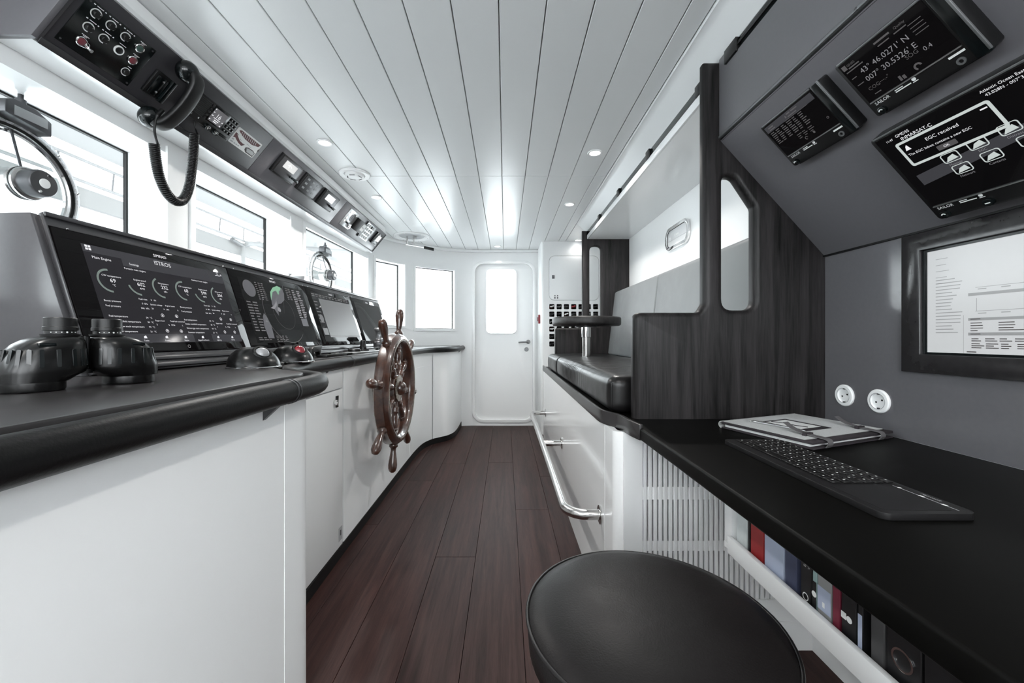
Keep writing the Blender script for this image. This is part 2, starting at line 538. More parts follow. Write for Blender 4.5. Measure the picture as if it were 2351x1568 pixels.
# plan of the curved forward/left bulkhead (inner face), from behind the camera to the far bulkhead
WALL = [(-1.424, YR), (-1.424, 0.0)] + spline([(-1.424, 0.4), (-1.424, 1.2), (-1.424, 2.2), (-1.422, 2.7), (-1.405, 3.4), (-1.37, 3.95), (-1.335, 4.11),
               (-1.24, 4.33), (-1.10, 4.48), (-0.95, 4.63), (-0.78, 4.755), (-0.61, 4.835), (-0.50, 4.872), (-0.40, YF)], 12)
cum = [0.0]
for a, b in zip(WALL[:-1], WALL[1:]):
    cum.append(cum[-1] + (Vector(b) - Vector(a)).length)
def wpt(s):
    for i in range(len(cum) - 1):
        if s <= cum[i + 1] or i == len(cum) - 2:
            t = (s - cum[i]) / (cum[i + 1] - cum[i])
            return Vector(WALL[i]).lerp(Vector(WALL[i + 1]), t)
def wnrm(s):
    d = wpt(min(s + 0.02, cum[-1])) - wpt(max(s - 0.02, 0))
    d.normalize()
    return Vector((-d.y, d.x))                    # outwards, away from the room
def s_at_y(y):
    lo, hi = 0.0, cum[-1]
    for _ in range(50):
        mid = (lo + hi) / 2
        if wpt(mid).y < y: lo = mid
        else: hi = mid
    return lo
# name, y0, y1, sill, head at wall, head at glass, depth, frame
WIN = [(-1.05, -0.25, 1.20, 1.856, 1.856, 0.16), (-0.02, 0.62, 1.20, 1.856, 1.856, 0.16), (0.80, 1.669, 1.20, 1.856, 1.856, 0.16),
       (1.822, 2.63, 1.20, 1.856, 1.865, 0.16), (2.82, 3.955, 1.20, 1.868, 1.93, 0.15), (4.10, 4.455, 1.21, 1.895, 1.895, 0.10), (4.555, 4.832, 1.185, 1.893, 1.893, 0.05)]
ops = [(s_at_y(a), s_at_y(b), c, d) for a, b, c, d, _, _ in WIN]
brk = sorted(set(cum + [o[0] for o in ops] + [o[1] for o in ops]))
wl = MB()
for s0, s1 in zip(brk[:-1], brk[1:]):
    if s1 - s0 < 1e-6:
        continue
    p, q = wpt(s0), wpt(s1)
    mid = (s0 + s1) / 2
    bands = [(0, CEIL + 0.05)]
    for o0, o1, z0, z1 in ops:
        if o0 < mid < o1:
            bands = [(0, z0), (z1, CEIL + 0.05)]
    for z0, z1 in bands:
        wl.add([(p.x, p.y, z0), (q.x, q.y, z0), (q.x, q.y, z1), (p.x, p.y, z1)], [(0, 1, 2, 3)])
structure('wall_left', wl, 'white_paint')

for n, ((y0, y1, z0, z1, zg, dep), (s0, s1, _, _)) in enumerate(zip(WIN, ops)):
    wt = thing('window_%d' % (n + 1), None, None, kind='structure')
    K = 10
    ss = [s0 + (s1 - s0) * i / K for i in range(K + 1)]
    inn = [wpt(s) for s in ss]
    na, nb = wnrm(s0), wnrm(s1)
    nm = wnrm((s0 + s1) / 2)
    # glass is flat: chord between the offset ends
    ga, gb = inn[0] + nm * dep, inn[-1] + nm * dep
    gl = [ga.lerp(gb, i / K) for i in range(K + 1)]
    rv = MB()
    for i in range(K):
        a, b, c, d = inn[i], inn[i + 1], gl[i + 1], gl[i]
        rv.add([(a.x, a.y, z1), (b.x, b.y, z1), (c.x, c.y, zg), (d.x, d.y, zg)], [(0, 1, 2, 3)])
        rv.add([(a.x, a.y, z0), (b.x, b.y, z0), (c.x, c.y, z0), (d.x, d.y, z0)], [(0, 1, 2, 3)])
    for e, g in ((inn[0], gl[0]), (inn[-1], gl[-1])):
        rv.add([(e.x, e.y, z0), (e.x, e.y, z1), (g.x, g.y, zg), (g.x, g.y, z0)], [(0, 1, 2, 3)])
    obj('reveal', rv, 'white_gloss', wt)
    # raised frame round the opening on the wall face
    fr = MB()
    fw = 0.028
    so, eo = s0 - fw, s1 + fw
    def strip(sa, sb, za, zb, t=0.009):
        path = [tuple(wpt(sa + (sb - sa) * i / 8)) for i in range(9)]
        fr.ribbon(path, za, zb, t, 1)
    strip(so, s0, z0 - fw, z1 + fw); strip(s1, eo, z0 - fw, z1 + fw)
    strip(s0, s1, z0 - fw, z0)
    if n > 4:
        strip(s0, s1, z1, z1 + fw)
    obj('window_frame', fr, 'white_paint', wt)
    # gasket and pane
    gd = (gb - ga).normalized()
    gk = MB()
    L = (gb - ga).length
    M = frame((ga.x, ga.y, z0), (gd.x, gd.y, 0), (0, 0, 1), (gd.y, -gd.x, 0))
    e = 0.007
    gk.plate([(0, 0), (L, 0), (L, zg - z0), (0, zg - z0)], [[(e, e), (L - e, e), (L - e, zg - z0 - e), (e, zg - z0 - e)]], -0.012, 0.002, m=M)
    obj('gasket', gk, 'rubber_black', wt)
    obj('pane', MB().box(e, L - e, e, zg - z0 - e, -0.010, -0.004, m=M), 'window_glass', wt)

# far bulkhead with the round-cornered door
dx0, dx1, dz0, dz1 = -0.372, 0.335, 0.075, 1.985
wf = MB().plate([(-0.46, 0.0), (0.45, 0.0), (0.45, CEIL + 0.05), (-0.46, CEIL + 0.05)], [rrect(dx0, dx1, dz0, dz1, 0.11, 10)], YF, YF + 0.06, axis='y')
structure('wall_far', wf, 'white_paint')
dr = thing('door_1', 'white bulkhead door with a tall rounded window', None, (0, YF, 0), kind='structure')
gx0, gx1, gz0, gz1 = -0.232, 0.134, 1.135, 1.92
obj('door_leaf', MB().plate(rrect(dx0 - 0.004, dx1 + 0.004, dz0 - 0.004, dz1 + 0.004, 0.112, 10), [rrect(gx0, gx1, gz0, gz1, 0.05, 8)], 0.022, 0.07, axis='y'), 'white_paint', dr, bevel=0.002)
fr = MB()
fr.plate(rrect(dx0 - 0.035, dx1 + 0.035, dz0 - 0.035, dz1 + 0.035, 0.14, 10), [rrect(dx0, dx1, dz0, dz1, 0.11, 10)], -0.018, 0.0, axis='y')
obj('door_frame', fr, 'white_gloss', dr, bevel=0.006)
obj('window_rim', MB().plate(rrect(gx0 - 0.012, gx1 + 0.012, gz0 - 0.012, gz1 + 0.012, 0.06, 8), [rrect(gx0, gx1, gz0, gz1, 0.05, 8)], 0.014, 0.022, axis='y'), 'white_gloss', dr, bevel=0.003)
obj('pane', MB().plate(rrect(gx0, gx1, gz0, gz1, 0.05, 8), [], 0.04, 0.046, axis='y'), 'window_glass', dr)
h = MB(); h.lathe([(0.026, 0), (0.026, 0.008), (0.012, 0.01), (0.011, 0.045)], 18, T3((0.283, 0.022, 1.027)) @ RX(PI / 2))
h.tube([(0.283, -0.024, 1.027), (0.26, -0.028, 1.027), (0.2, -0.03, 1.025), (0.162, -0.026, 1.02)], 0.009, 10)
obj('door_handle', h, 'grey_metal', dr)
h = MB(); h.lathe([(0.026, 0), (0.026, 0.008), (0.022, 0.012)], 18, T3((0.262, 0.022, 0.935)) @ RX(PI / 2)); h.box(0.258, 0.266, 0.005, 0.012, 0.92, 0.945)
obj('keyhole_plate', h, 'grey_metal', dr)

structure('wall_right', MB().plate([(YR, 0), (YF + 0.1, 0), (YF + 0.1, CEIL + 0.05), (YR, CEIL + 0.05)], [rrect(-1.35, -0.65, 1.2, 1.92, 0.06)], XR, XR + 0.05, axis='x'), 'white_gloss')  # window opening behind the camera is added to light the near cabinet
wr = MB().plate([(-1.45, 0), (XR, 0), (XR, CEIL + 0.05), (-1.45, CEIL + 0.05)], [rrect(-0.42, 0.38, 1.0, 1.985, 0.08), rrect(-1.30, -0.58, 1.2, 1.87, 0.05), rrect(0.50, 1.06, 1.1, 1.9, 0.05)], YR - 0.06, YR, axis='y')  # unseen openings added and sized to bring in daylight from behind
structure('wall_rear', wr, 'white_paint')

# ceiling: backing and boards
ce = thing('ceiling', 'white boarded ceiling with narrow grooves', None, kind='structure')
obj('ceiling_backing', MB().box(-1.75, 1.3, YR - 0.06, YF + 0.1, CEIL + 0.012, CEIL + 0.06), 'seal_grey', ce)
xs = [-1.205] + [-0.021 + 0.1535 * k for k in range(-7, 5)] + [0.67]
for a, b in zip(xs[:-1], xs[1:]):
    for y0, y1 in ((YR, 2.64), (2.64, YF - 0.02)):
        obj('ceiling_board', MB().box(a + 0.0016, b - 0.0016, y0 + 0.0006, y1 - 0.0006, CEIL, CEIL + 0.012), 'ceiling_white', ce, bevel=0.0022, seg=1)
obj('ceiling_border', MB().box(-1.7, -1.207, YR, YF, CEIL, CEIL + 0.012), 'ceiling_white', ce)
obj('ceiling_border', MB().box(0.672, XR, 3.72, YF, CEIL, CEIL + 0.012), 'ceiling_white', ce)
# sloped cove along the aft side and cove moulding along the forward side
t1 = MB().prism([(0.672, CEIL + 0.01), (0.672, CEIL - 0.012), (0.684, CEIL - 0.014), (0.70, CEIL - 0.026), (0.765, 2.066), (0.80, 2.066), (0.80, CEIL + 0.01)], YR, 3.74, axis='y')
structure('trim_1', t1, 'ceiling_white')
t2 = MB().prism([(-1.155, 2.082), (-1.172, 2.13), (-1.185, CEIL - 0.014), (-1.205, CEIL - 0.014), (-1.21, CEIL + 0.01), (-1.34, CEIL + 0.01), (-1.34, 2.082)], 1.09, 3.87, axis='y')
structure('trim_2', t2, 'ceiling_white')
cp = [tuple(wpt(s_at_y(3.87) + (cum[-1] - s_at_y(3.87)) * i / 30)) for i in range(31)]
structure('trim_3', MB().ribbon(cp, CEIL - 0.03, CEIL + 0.002, 0.05, 1), 'white_paint', bevel=0.008)
structure('trim_4', MB().box(-0.4, 0.40, YF - 0.05, YF, CEIL - 0.03, CEIL), 'white_paint', bevel=0.008)

# white soffit over the bench, with its black air slot
sf = thing('soffit', 'white soffit above the bench with a black air slot', 'soffit', (0.76, 1.46, 1.985))
obj('soffit_body', MB().box(0.762, XR - 0.001, 1.47, 3.715, 1.985, 2.14), 'white_gloss', sf, world=True)
obj('soffit_edge', MB().box(0.752, 0.762, 1.47, 3.715, 1.985, 2.023), 'white_gloss', sf, world=True, bevel=0.002)
obj('air_slot', MB().box(0.7575, 0.762, 1.47, 3.715, 2.024, 2.062), 'black_gloss', sf, world=True)
for y in (1.52, 2.07, 2.62, 3.17):
    obj('slot_bracket', MB().box(0.746, 0.758, y, y + 0.05, 2.02, 2.064), 'black_plastic', sf, world=True, bevel=0.002)

# ================================================================ HELM SIDE (left)
CT = 0.985
cabpath_near = [(-0.53, YR), (-0.53, 0.955)]
cabpath_corner = [(-0.53, 0.958), (-0.53, 1.03)] + [(-0.61 + 0.08 * math.cos(a), 1.04 + 0.08 * math.sin(a)) for a in [PI / 2 * i / 10 for i in range(1, 11)]] + [(-0.80, 1.12)]
c1 = thing('console_cabinet', 'large plain white cabinet front under the near end of the dark helm counter', 'cabinet', (-0.53, 0.3, 0))
obj('front_panel', MB().ribbon(cabpath_near, 0.05, 0.925, 0.02, -1), 'white_paint', c1, world=True)
obj('corner_panel', MB().ribbon(cabpath_corner, 0.05, 0.925, 0.02, -1), 'white_paint', c1, world=True)
obj('panel_joint', MB().box(-0.545, -0.5285, 0.955, 0.958, 0.05, 0.925), 'white_gloss', c1, world=True)
obj('plinth', MB().ribbon([(-0.545, YR)] + [(x - 0.015, y - 0.01) for x, y in cabpath_corner], 0, 0.05, 0.02, -1), 'rubber_black', c1, world=True)

c2 = thing('locker_cabinet', 'white locker with a flush latched door beside the ship wheel', 'cabinet', (-0.81, 1.55, 0))
obj('carcass', MB().box(-0.86, -0.822, 1.125, 1.983, 0.055, 0.925), 'seal_grey', c2, world=True)
obj('apron', MB().box(-0.825, -0.81, 1.125, 1.983, 0.832, 0.925), 'white_paint', c2, world=True, bevel=0.0015)
d = obj('door', MB().box(-0.825, -0.81, 1.30, 1.983, 0.057, 0.826), 'white_paint', c2, world=True, bevel=0.0015)
obj('door_stile', MB().box(-0.825, -0.81, 1.125, 1.298, 0.057, 0.826), 'white_paint', c2, world=True, bevel=0.0015)
lt = MB(); lt.box(-0.8105, -0.806, 1.90, 1.928, 0.745, 0.80)
obj('latch', lt, 'black_gloss', d, world=True, bevel=0.001)
lt = MB(); lt.lathe([(0.013, 0), (0.013, 0.012), (0.008, 0.014)], 14, T3((-0.807, 1.889, 0.772)) @ RY(PI / 2))
obj('latch_ring', lt, 'chrome', d, world=True)
pl = MB(); pl.box(-0.8098, -0.8088, 1.935, 1.975, 0.085, 0.15)
obj('socket_plate', pl, 'seal_grey', c2, world=True)
pl = MB(); pl.box(-0.8089, -0.8078, 1.952, 1.96, 0.11, 0.135)
obj('socket_slot', pl, 'black_plastic', c2, world=True)

curve_pts = spline([(-0.812, 2.0), (-0.815, 2.6), (-0.82, 3.3), (-0.815, 3.66), (-0.795, 3.87), (-0.74, 4.02), (-0.665, 4.11), (-0.60, 4.19), (-0.555, 4.33), (-0.54, 4.55), (-0.538, 4.875)], 8)
ia = min(range(len(curve_pts)), key=lambda i: abs(curve_pts[i][1] - 3.3))
ib = min(range(len(curve_pts)), key=lambda i: abs(curve_pts[i][1] - 4.03))
def cab(name, label, path, loc):
    c = thing(name, label, 'cabinet', loc)
    obj('front_panel', MB().ribbon(path, 0.05, 0.925, 0.03, -1), 'white_paint', c, world=True)
    return c
cab('helm_cabinet', 'plain white cabinet front directly behind the ship wheel', curve_pts[:ia + 1], (-0.81, 2.6, 0))
c4 = cab('curved_cabinet', 'curved white cabinet front between ship wheel and corner cabinet', [(curve_pts[ia][0], curve_pts[ia][1] + 0.003)] + curve_pts[ia + 1:ib], (-0.8, 3.6, 0))
seg_door = curve_pts[ia + 2:ib - 1]
obj('door', MB().ribbon(seg_door, 0.07, 0.80, 0.004, 1), 'white_paint', c4, world=True)
cab('corner_cabinet', 'narrow white curved cabinet next to the bulkhead door', curve_pts[ib:], (-0.6, 4.4, 0))
bpath = [(-0.805, 1.125)] + [(x, y) for x, y in offset(curve_pts, -0.004)]
structure('baseboard_left', MB().ribbon(bpath, 0, 0.055, 0.008, 1), 'rubber_black')

# counter and its leather wrapped hand rail
rail_pts = spline([(-0.5, YR + 0.02), (-0.5, -0.6), (-0.5, 0.2), (-0.5, 0.75), (-0.5, 0.98), (-0.512, 1.085), (-0.555, 1.15), (-0.625, 1.205), (-0.705, 1.285), (-0.765, 1.385), (-0.792, 1.51), (-0.80, 1.7),
                   (-0.803, 2.2), (-0.808, 3.0), (-0.806, 3.5), (-0.785, 3.79), (-0.735, 3.96), (-0.655, 4.07), (-0.585, 4.17), (-0.535, 4.33), (-0.52, 4.55), (-0.518, 4.86)], 8)
edge = offset(rail_pts, -0.036)
back = [tuple(wpt(cum[-1] * i / 60)) for i in range(61)]
back = [p for p in back if p[1] < 4.82]
ctop = thing('helm_counter', 'dark grey helm counter top with a rounded nose', 'counter', (-0.9, 1.2, CT - 0.04))
obj('counter_slab', MB().prism(edge + [(x + 0.002, y) for x, y in back[::-1]], CT - 0.04, CT), 'counter_dark', ctop, world=True, bevel=0.004)
rl = thing('counter_rail', 'black leather wrapped grab rail running along the helm counter edge', 'grab rail', (-0.5, 0.3, 0.955))
obj('rail_tube', MB().tube([(x, y, 0.956) for x, y in rail_pts], 0.0275, 16), 'rail_leather', rl, world=True)
obj('rail_end', MB().lathe([(0.0277, 0), (0.0277, 0.01), (0.02, 0.018)], 16, T3((-0.518, 4.853, 0.956)) @ RX(-PI / 2)), 'dark_metal', rl, world=True)
for y in (0.915, 2.06, 1.06):
    i = min(range(len(rail_pts)), key=lambda k: abs(rail_pts[k][1] - y))
    for dd in (-0.006, 0.006):
        p = Vector(rail_pts[i]); t = (Vector(rail_pts[i + 1]) - p).normalized()
        if y != 1.06:
            q = p + t * dd
            obj('joint_ring', MB().cyl((q.x - t.x * .002, q.y - t.y * .002, 0.956), (q.x + t.x * .002, q.y + t.y * .002, 0.956), 0.0288, 18), 'dark_metal', rl, world=True)
for y in (0.87, 1.80, 3.2, 4.6):
    i = min(range(len(rail_pts)), key=lambda k: abs(rail_pts[k][1] - y))
    x = rail_pts[i][0]
    obj('rail_bracket', MB().prism([(x + 0.008, 0.93), (x - 0.07, 0.93), (x - 0.07, 0.945), (x - 0.03, 0.957), (x + 0.008, 0.957)], y, y + 0.012, axis='y'), 'dark_metal', rl, world=True)
    obj('rail_gusset', MB().prism([(x + 0.006, 0.932), (x - 0.032, 0.932), (x - 0.032, 0.897)], y, y + 0.012, axis='y'), 'dark_metal', rl, world=True)

# ---------------------------------------------------------------- display console
yaw = 0.0385
e1 = Vector((math.sin(yaw), math.cos(yaw), 0))
lean = math.atan2(0.133, 0.406)
side = Vector((math.cos(yaw), -math.sin(yaw), 0))
e2 = (Vector((0, 0, 1)) * math.cos(lean) - side * math.sin(lean)).normalized()
e3 = e1.cross(e2)
CO = Vector((-1.025, 0.98, CT))
CM = frame(CO, e1, e2, e3)          # console face: x along, y up the slope, z towards helmsman
FACE = 0.424
LEN = 2.312
CW = frame(CO, e1, side * -1, (0, 0, 1))   # console plan frame: x along, y back towards windows, z up
cons = thing('display_console', 'long sloping grey display console standing on the helm counter', 'console', CW)
prof = [(0.0, 0.0), (0.133, 0.402), (0.30, 0.402), (0.30, 0.0)]
obj('housing', MB().prism([(b, c) for b, c in prof], 0.004, LEN, axis='x'), 'dark_laminate', cons, bevel=0.003)
obj('side_panel', MB().prism([(0.004, 0.0), (0.137, 0.402), (0.30, 0.402), (0.30, 0.0)], -0.012, 0.004, axis='x'), 'side_grey', cons, bevel=0.002)
CF = CW.inverted() @ CM
obj('face_frame', MB().plate([(0, 0), (LEN, 0), (LEN, FACE), (0, FACE)], [[(0.004, 0.05), (LEN - 0.012, 0.05), (LEN - 0.012, FACE - 0.034), (0.004, FACE - 0.034)]], 0.0, 0.012, m=CF), 'console_grey', cons, bevel=0.0015)
obj('top_edge', MB().box(0, LEN, FACE - 0.012, FACE, 0.012, 0.019, m=CF), 'console_grey', cons, bevel=0.002)
for k in range(2):
    obj('base_strip', MB().box(0.0, LEN, 0.004 + k * 0.022, 0.02 + k * 0.022, 0.012, 0.024 - k * 0.004, m=CF), 'console_grey', cons, bevel=0.002)

MWID = 0.567
def monitor(i, label, screen):
    x0 = 0.03 + i * 0.5705
    wid = MWID
    if i == 0:
        x0, wid = 0.006, MWID + 0.024
    M = CM @ T3((x0, 0.052, 0.0))
    t = thing('helm_display', label, 'display', M, 'large displays in the helm console')
    Hh = FACE - 0.088
    obj('glass_front', MB().box(0, wid, 0, Hh, 0.002, 0.0135), 'screen_glass', t, bevel=0.002)
    lg = MB().text('SIMRAD', wid * 0.5, Hh - 0.022, 0.0135, 0.0139, 'C')
    obj('brand_mark', lg, 'screen_text', t, flat=True)
    screen(t, 0.0139, Hh)
    for xx in (0.04, wid - 0.012):
        obj('corner_screw', MB().lathe([(0.003, 0), (0.002, 0.002)], 8, T3((xx, Hh + 0.004, 0.012))), 'chrome', t)
    return t

def scr_engine(t, z, Hh):
    x0, x1, y0, y1 = 0.060, 0.552, 0.028, Hh - 0.030
    obj('screen', MB().rect(x0, x1, y0, y1, z), 'screen_dark', t, flat=True)
    b = MB(); b.rect(x0, x1, y1 - 0.022, y1, z + 0.0003); b.rect(x0, x0 + 0.27, y0, y0 + 0.027, z + 0.0003); b.rect(x1 - 0.145, x1, y0, y0 + 0.027, z + 0.0003)
    b.rect(x0 + 0.10, x1, y1 - 0.045, y1 - 0.022, z + 0.0003)
    obj('screen_bars', b, 'screen_tab', t, flat=True)
    W = x1 - x0
    tx = MB(); Z = z + 0.0006
    tx.text('ISTROS', 0.296, y1 - 0.020, 0.019, Z, 'C')
    tx.text('Main Engine', x0 + 0.018, y1 - 0.038, 0.0105, Z); tx.text('Settings', x0 + 0.12, y1 - 0.038, 0.0095, Z)
    for a in range(2):
        for c in range(2):
            tx.rect(x0 + 0.008 + a * 0.008, x0 + 0.0145 + a * 0.008, y1 - 0.008 - c * 0.008, y1 - 0.002 - c * 0.008, Z)
    G = [('CW temperature', '69', '\u00b0C', 0.048, 1.0), ('Engine speed', '602', 'RPM', 0.130, 0.45), ('Oil pressure', '232', 'kPa', 0.208, 0.85),
         ('CW temperature', '68', '\u00b0C', 0.290, 1.0), ('Engine speed', '599', 'RPM', 0.365, 0.45), ('Oil pressure', '204', 'kPa', 0.44, 0.85)]
    cy = y1 - 0.098
    for nm, v, u, cx, fr in G:
        X = x0 + cx
        g = MB(); g.arc(X, cy, 0.029, 0.0345, 1.5 * PI, 1.5 * PI - fr * PI * 1.0 - (0.0 if fr < 1 else 0.05), Z, 20)
        obj('gauge_arc', g, 'gauge_green', t, flat=True)
        tx.text(nm, X + 0.007, cy + 0.012, 0.0074, Z, 'C'); tx.text(v, X + 0.007, cy - 0.004, 0.0165, Z, 'C'); tx.text(u, X + 0.007, cy - 0.015, 0.008, Z, 'C')
    tx.text('Portside main engine', x0 + 0.10, y1 - 0.054, 0.0078, Z); tx.text('Starboard main engine', x0 + 0.335, y1 - 0.054, 0.0078, Z)
    tx.text('Fuel rate', x0 + 0.115, cy - 0.048, 0.0075, Z); tx.text('3   l/h', x0 + 0.153, cy - 0.048, 0.0075, Z); tx.text('Fuel rate', x0 + 0.355, cy - 0.048, 0.0075, Z); tx.text('3   l/h', x0 + 0.39, cy - 0.048, 0.0075, Z)
    for k, dx in enumerate((0.0, 0.238)):
        X = x0 + 0.014 + dx
        rows = [('Boost pressure', '0  kPa'), ('Fuel pressure', '546  kPa'), None, ('Fuel temperature', '54  \u00b0C'), ('Intake manifold temperature', '30  \u00b0C'), ('Exhaust gas stack temperature', '94  \u00b0C'), ('Seawater temperature', '21  \u00b0C')]
        for r, it in enumerate(rows):
            if it:
                Y = cy - 0.062 - r * 0.0145
                tx.text(it[0], X, Y, 0.0074, Z); tx.text(it[1], X + 0.125, Y, 0.0074, Z, 'R')
        for c, (a, v, u) in enumerate((('System voltage', '26', 'V'), ('Engine hours', '301', 'h'))):
            XX = X + 0.133 + c * 0.05
            tx.text(a, XX, cy - 0.062, 0.0066, Z); tx.text(v, XX, cy - 0.075, 0.007, Z); tx.text(u, XX + 0.04, cy - 0.075, 0.007, Z)
            tx.arc(XX + 0.03, cy - 0.093, 0.0045, 0.0055, 0, 2 * PI, Z, 14); tx.rect(XX + 0.0285, XX + 0.0315, cy - 0.096, cy - 0.091, Z)
        for c, (a, v, u) in enumerate((('Engine load', '2', '%'), ('Total fuel consumed', '9756', 'L'))):
            XX = X + 0.133 + c * 0.05
            tx.text(a, XX, cy - 0.113, 0.0066, Z); tx.text(v, XX, cy - 0.126, 0.007, Z); tx.text(u, XX + 0.04, cy - 0.126, 0.007, Z)
            tx.arc(XX + 0.03, cy - 0.143, 0.0045, 0.0055, 0, 2 * PI, Z, 14); tx.rect(XX + 0.0275, XX + 0.0325, cy - 0.1445, cy - 0.1415, Z)
    for k, nm in enumerate(('Alarms', 'Tanks', 'Power', 'Engine', 'Bilges/Fire/Doors', 'Lighting', 'HVAC')):
        X = x0 + 0.03 + k * 0.069
        tx.text(nm, X, y0 + 0.004, 0.0066, Z, 'C'); tx.poly([(X - 0.005, y0 + 0.013), (X + 0.005, y0 + 0.013), (X + 0.003, y0 + 0.022), (X - 0.004, y0 + 0.019)], Z)
    tx.rect(x1 - 0.028, x1 - 0.018, y1 - 0.009, y1 - 0.0065, Z); tx.rect(x1 - 0.034, x1 - 0.012, y1 - 0.016, y1 - 0.0135, Z); tx.arc(x1 - 0.006, y1 - 0.011, 0.002, 0.0035, 0, 2 * PI, Z, 10)
    obj('screen_print', tx, 'screen_text', t, flat=True, kind='stuff')
    obj('home_mark', MB().arc(0.30, 0.014, 0.004, 0.0055, 0, 2 * PI, z, 14), 'screen_dim', t, flat=True)

def lines(b, x, y, w, n, dy, h, Z, rnd, parts=1):
    for k in range(n):
        xx = x
        for p in range(parts):
            ww = w / parts * rnd.uniform(0.45, 0.9)
            b.rect(xx, xx + ww, y - k * dy - h, y - k * dy, Z)
            xx += w / parts

def scr_radar(t, z, Hh):
    rnd = random.Random(3)
    x0, x1, y0, y1 = 0.045, 0.53, 0.02, Hh - 0.028
    cx, cy, R = 0.30, 0.165, 0.145
    obj('screen', MB().rect(x0, x1, y0, y1, z), 'screen_glass', t, flat=True)
    obj('compass_dial', MB().arc(0.10, y1 - 0.045, 0.0, 0.036, 0, 2 * PI, z + 0.0003, 24), 'radar_grey', t, flat=True)
    g = MB(); g.poly([(0.125, 0.04), (0.165, 0.04), (0.17, 0.10), (0.158, 0.14), (0.145, 0.155), (0.132, 0.14), (0.12, 0.10)], z + 0.0003)
    obj('own_ship_outline', g, 'radar_grey', t, flat=True)
    cst = [(0.235, y1 - 0.135), (0.225, y1 - 0.105), (0.235, y1 - 0.07), (0.265, y1 - 0.038), (0.31, y1 - 0.012), (0.345, y1 - 0.014), (0.35, y1 - 0.04), (0.335, y1 - 0.075), (0.30, y1 - 0.095), (0.275, y1 - 0.10), (0.262, y1 - 0.12), (0.25, y1 - 0.16)]
    obj('land_area', MB().poly(cst, z + 0.0003), 'radar_grey', t, flat=True)
    obj('info_box', MB().rect(0.43, 0.485, 0.105, 0.145, z + 0.0003), 'radar_grey', t, flat=True)
    g = MB(); g.poly([(0.228, y1 - 0.085), (0.24, y1 - 0.045), (0.27, y1 - 0.02), (0.31, y1 - 0.006), (0.335, y1 - 0.012), (0.325, y1 - 0.028), (0.313, y1 - 0.03), (0.305, y1 - 0.05), (0.296, y1 - 0.05), (0.29, y1 - 0.032), (0.26, y1 - 0.042), (0.24, y1 - 0.07)], z + 0.0005)
    obj('coast_echo', g, 'radar_green', t, flat=True)
    g = MB(); g.poly([(0.205, y1 - 0.125), (0.235, y1 - 0.112), (0.268, y1 - 0.085), (0.262, y1 - 0.105), (0.235, y1 - 0.128)], z + 0.0005)
    g.arc(0.268, y1 - 0.128, 0.0, 0.012, 0, 2 * PI, z + 0.0005, 14)
    obj('echo_patch', g, 'screen_dim', t, flat=True)
    f = MB(); f.arc(cx, cy, R, R + 0.0022, PI * 0.85, PI * 1.75, z + 0.0003, 50); f.arc(cx, cy, R * 0.55, R * 0.55 + 0.0012, 0, 2 * PI, z + 0.0003, 40)
    f.poly([(cx, cy), (cx + 0.001, cy), (cx + 0.06, cy + R), (cx + 0.058, cy + R)], z + 0.0003); f.arc(0.10, y1 - 0.045, 0.036, 0.038, 0, 2 * PI, z + 0.0005, 24)
    lines(f, 0.145, y1 - 0.01, 0.065, 9, 0.0095, 0.004, z + 0.0004, rnd, 3)
    lines(f, 0.055, y1 - 0.105, 0.075, 11, 0.0125, 0.0058, z + 0.0004, rnd, 2)
    lines(f, 0.37, y1 - 0.01, 0.045, 7, 0.009, 0.004, z + 0.0004, rnd, 2)
    lines(f, 0.06, 0.045, 0.10, 2, 0.009, 0.0045, z + 0.0004, rnd, 3); lines(f, 0.18, 0.052, 0.09, 4, 0.008, 0.0038, z + 0.0004, rnd, 4)
    obj('radar_lines', f, 'screen_faint', t, flat=True)
    f = MB(); lines(f, 0.425, y1 - 0.012, 0.085, 16, 0.0095, 0.005, z + 0.0004, rnd, 2)
    f.poly([(0.137, 0.115), (0.157, 0.115), (0.147, 0.125)], z + 0.0006)
    obj('radar_menu', f, 'screen_dim', t, flat=True)

def scr_chart(t, z, Hh):
    rnd = random.Random(5)
    y1 = Hh - 0.028
    obj('screen', MB().rect(0.045, 0.53, 0.02, y1, z), 'screen_glass', t, flat=True)
    obj('chart_area', MB().poly([(0.115, 0.055), (0.53, 0.055), (0.53, y1 - 0.03), (0.115, y1 - 0.03)], z + 0.0003), 'chart_grey', t, flat=True)
    f = MB(); lines(f, 0.05, y1 - 0.006, 0.47, 2, 0.010, 0.004, z + 0.0004, rnd, 12); lines(f, 0.05, y1 - 0.05, 0.055, 7, 0.02, 0.006, z + 0.0004, rnd, 1)
    obj('chart_menu', f, 'screen_faint', t, flat=True, kind='stuff')
    obj('chart_dial', MB().arc(0.08, y1 - 0.15, 0.0, 0.022, 0, 2 * PI, z + 0.0004, 20), 'screen_faint', t, flat=True)
    obj('chart_thumbnail', MB().rect(0.055, 0.108, 0.06, 0.10, z + 0.0004), 'screen_faint', t, flat=True)
    obj('chart_scale_bar', MB().rect(0.115, 0.53, 0.046, 0.054, z + 0.0004), 'screen_faint', t, flat=True)

def scr_off(t, z, Hh):
    obj('screen', MB().rect(0.045, 0.53, 0.02, Hh - 0.028, z), 'screen_glass', t, flat=True)

monitor(0, 'console display nearest the binoculars showing green engine gauges and readings', scr_engine)
monitor(1, 'console display with radar picture and a green coastline patch', scr_radar)
monitor(2, 'console display with a grey sea chart area', scr_chart)
monitor(3, 'dark console display beside the twin throttle lever', scr_off)

